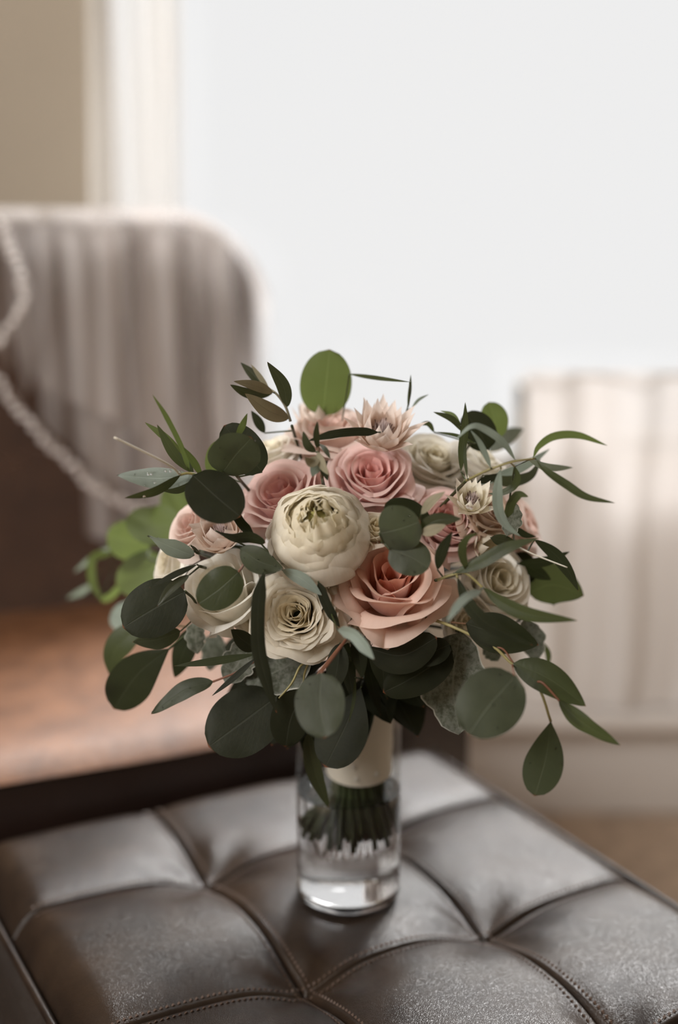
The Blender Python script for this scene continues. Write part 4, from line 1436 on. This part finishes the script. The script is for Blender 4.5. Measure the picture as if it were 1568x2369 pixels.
# --- collar of salal foliage behind and below the flowers, seen through the gaps
rs = random.Random(21)
for s_i in range(6):
    lv = []
    a0 = s_i * 60
    lab = ['dark salal foliage filling the front of the bouquet under the flowers', 'dark salal foliage on the right side under the flowers',
           'dark salal foliage at the back right of the bouquet', 'dark salal foliage at the very back of the bouquet', 'dark salal foliage at the back left of the bouquet',
           'dark salal foliage on the left side under the flowers'][s_i]
    base = BC + Vector((0, 0, -.055))
    o = thing('salal_sprig', base, lab, 'foliage', 'salal foliage inside the bouquet')
    for k in range(11):
        az = R(-90 + a0 + rs.uniform(-32, 32)); el = R(rs.uniform(-45, 55) if s_i in (2, 3, 4) else rs.uniform(-38, -2))
        d = Vector((math.cos(az) * math.cos(el), math.sin(az) * math.cos(el), math.sin(el)))
        rr = .112 if s_i in (2, 3, 4) else .095
        A = BC + Vector((0, 0, -.03)) + d * (rr - .05)
        T = (BC + Vector((0, 0, -.03)) + d * (rr + rs.uniform(0, .018)))
        c = catmull([A, A.lerp(T, .5) + Vector((0, 0, .008)), T], 12)
        Wd = .019 * rs.uniform(.8, 1.25)
        S0 = d.cross(Vector((rs.uniform(-.5, .5), rs.uniform(-.5, .5), 1))).normalized()
        V, UV = [], []
        for j, q in enumerate(c):
            s = j / 11
            wd = max(1e-5, Wd * SHAPES['ovate'](s))
            nn_ = S0.cross(d)
            for i in range(5):
                x = i / 2 - 1
                V.append(q + S0 * x * wd + nn_ * abs(x) * wd * .2); UV.append(((x + 1) / 2, s))
        obj('leaf', V, grid_faces(5, 12), M['dark'], o, uv=UV)
    b = MB()
    b.tube(stem_path(base, Vector((0, 0, -.3))), .0022, .0026, n=7, seg=30)
    b.build('stem', M['stem_w'], o)

# ------------------------------------------------------------------ satin handle
rib = thing('satin_ribbon_wrap', BB, 'ivory satin ribbon wound around the bundled stems inside the vase', 'ribbon')
AX = lambda t: BB.lerp(BT + Vector((0, 0, .01)), t)
nb = 8
for k in range(nb):
    t0, t1 = k / nb, (k + 1.35) / nb
    V = []
    n_, m2 = 48, 8
    for j in range(m2):
        s = j / (m2 - 1)
        for i in range(n_):
            a = 2 * PI * i / n_
            tt = t0 + (t1 - t0) * s + .018 * math.sin(a + k * .8)
            c = AX(tt)
            r_ = .0262 - .0035 * min(1, tt) + .0010 * (1 - s) + .0006 * math.sin(3 * a + k) + .0005 * math.sin(PI * s) - .0006 * (s > .9)
            V.append((c.x + r_ * math.cos(a), c.y + r_ * math.sin(a), c.z))
    o = obj('ribbon_band', V, grid_faces(n_, m2, True), M['satin'], rib)
for k, (a, t) in enumerate(((-95, .03), (-100, .10), (-60, .05))):
    c = AX(t); a = R(a)
    b = MB(); b.sphere((c.x + .0275 * math.cos(a), c.y + .0275 * math.sin(a), c.z), .0022, 12, 8)
    b.build('pearl_pin', M['pearl'], rib)

# ------------------------------------------------------------------ water droplets
bpy.context.view_layer.update()
drops = MB()
rs = random.Random(5)
camp = Vector((0, 0, CAMZ))


def scatter(o, n, rmin=.00035, rmax=.0009):
    me = o.data
    off = o.matrix_world
    for _ in range(n):
        pl = me.polygons[rs.randrange(len(me.polygons))]
        p = off @ pl.center
        nn_ = pl.normal.copy()
        if nn_.dot(camp - p) < 0: nn_.negate()
        r_ = rs.uniform(rmin, rmax)
        drops.sphere(p + nn_ * r_ * .35, r_, 8, 6)


for L, c, wd, shp in LEAVES:
    x = c[len(c) // 2]
    if x.y < .93 and wd > .005 and shp in ('mid', 'silver'): scatter(L, 6)
for o in list(bpy.data.objects):
    if o.name.startswith('guard_petal') or o.name.startswith('inner_petal'): scatter(o, 3, .0003, .0008)
    elif o.name.startswith('petal') and rs.random() < .35: scatter(o, 2, .0003, .0007)
for q in ((343, 1096, .8615), (350, 1095, .862), (358, 1115, .862), (383, 1089, .865), (394, 1089, .866), (416, 1092, .87), (334, 1150, .852), (1135, 1175, .84), (1090, 1175, .838), (1082, 1172, .838)):
    drops.sphere(at(q[0], q[1], q[2] - .002), .0011, 10, 8)
dr_o = drops.build('water_droplets', M['water'])
tag(dr_o, 'tiny clear water droplets sprinkled on the petals and leaves', 'droplets', kind='stuff')
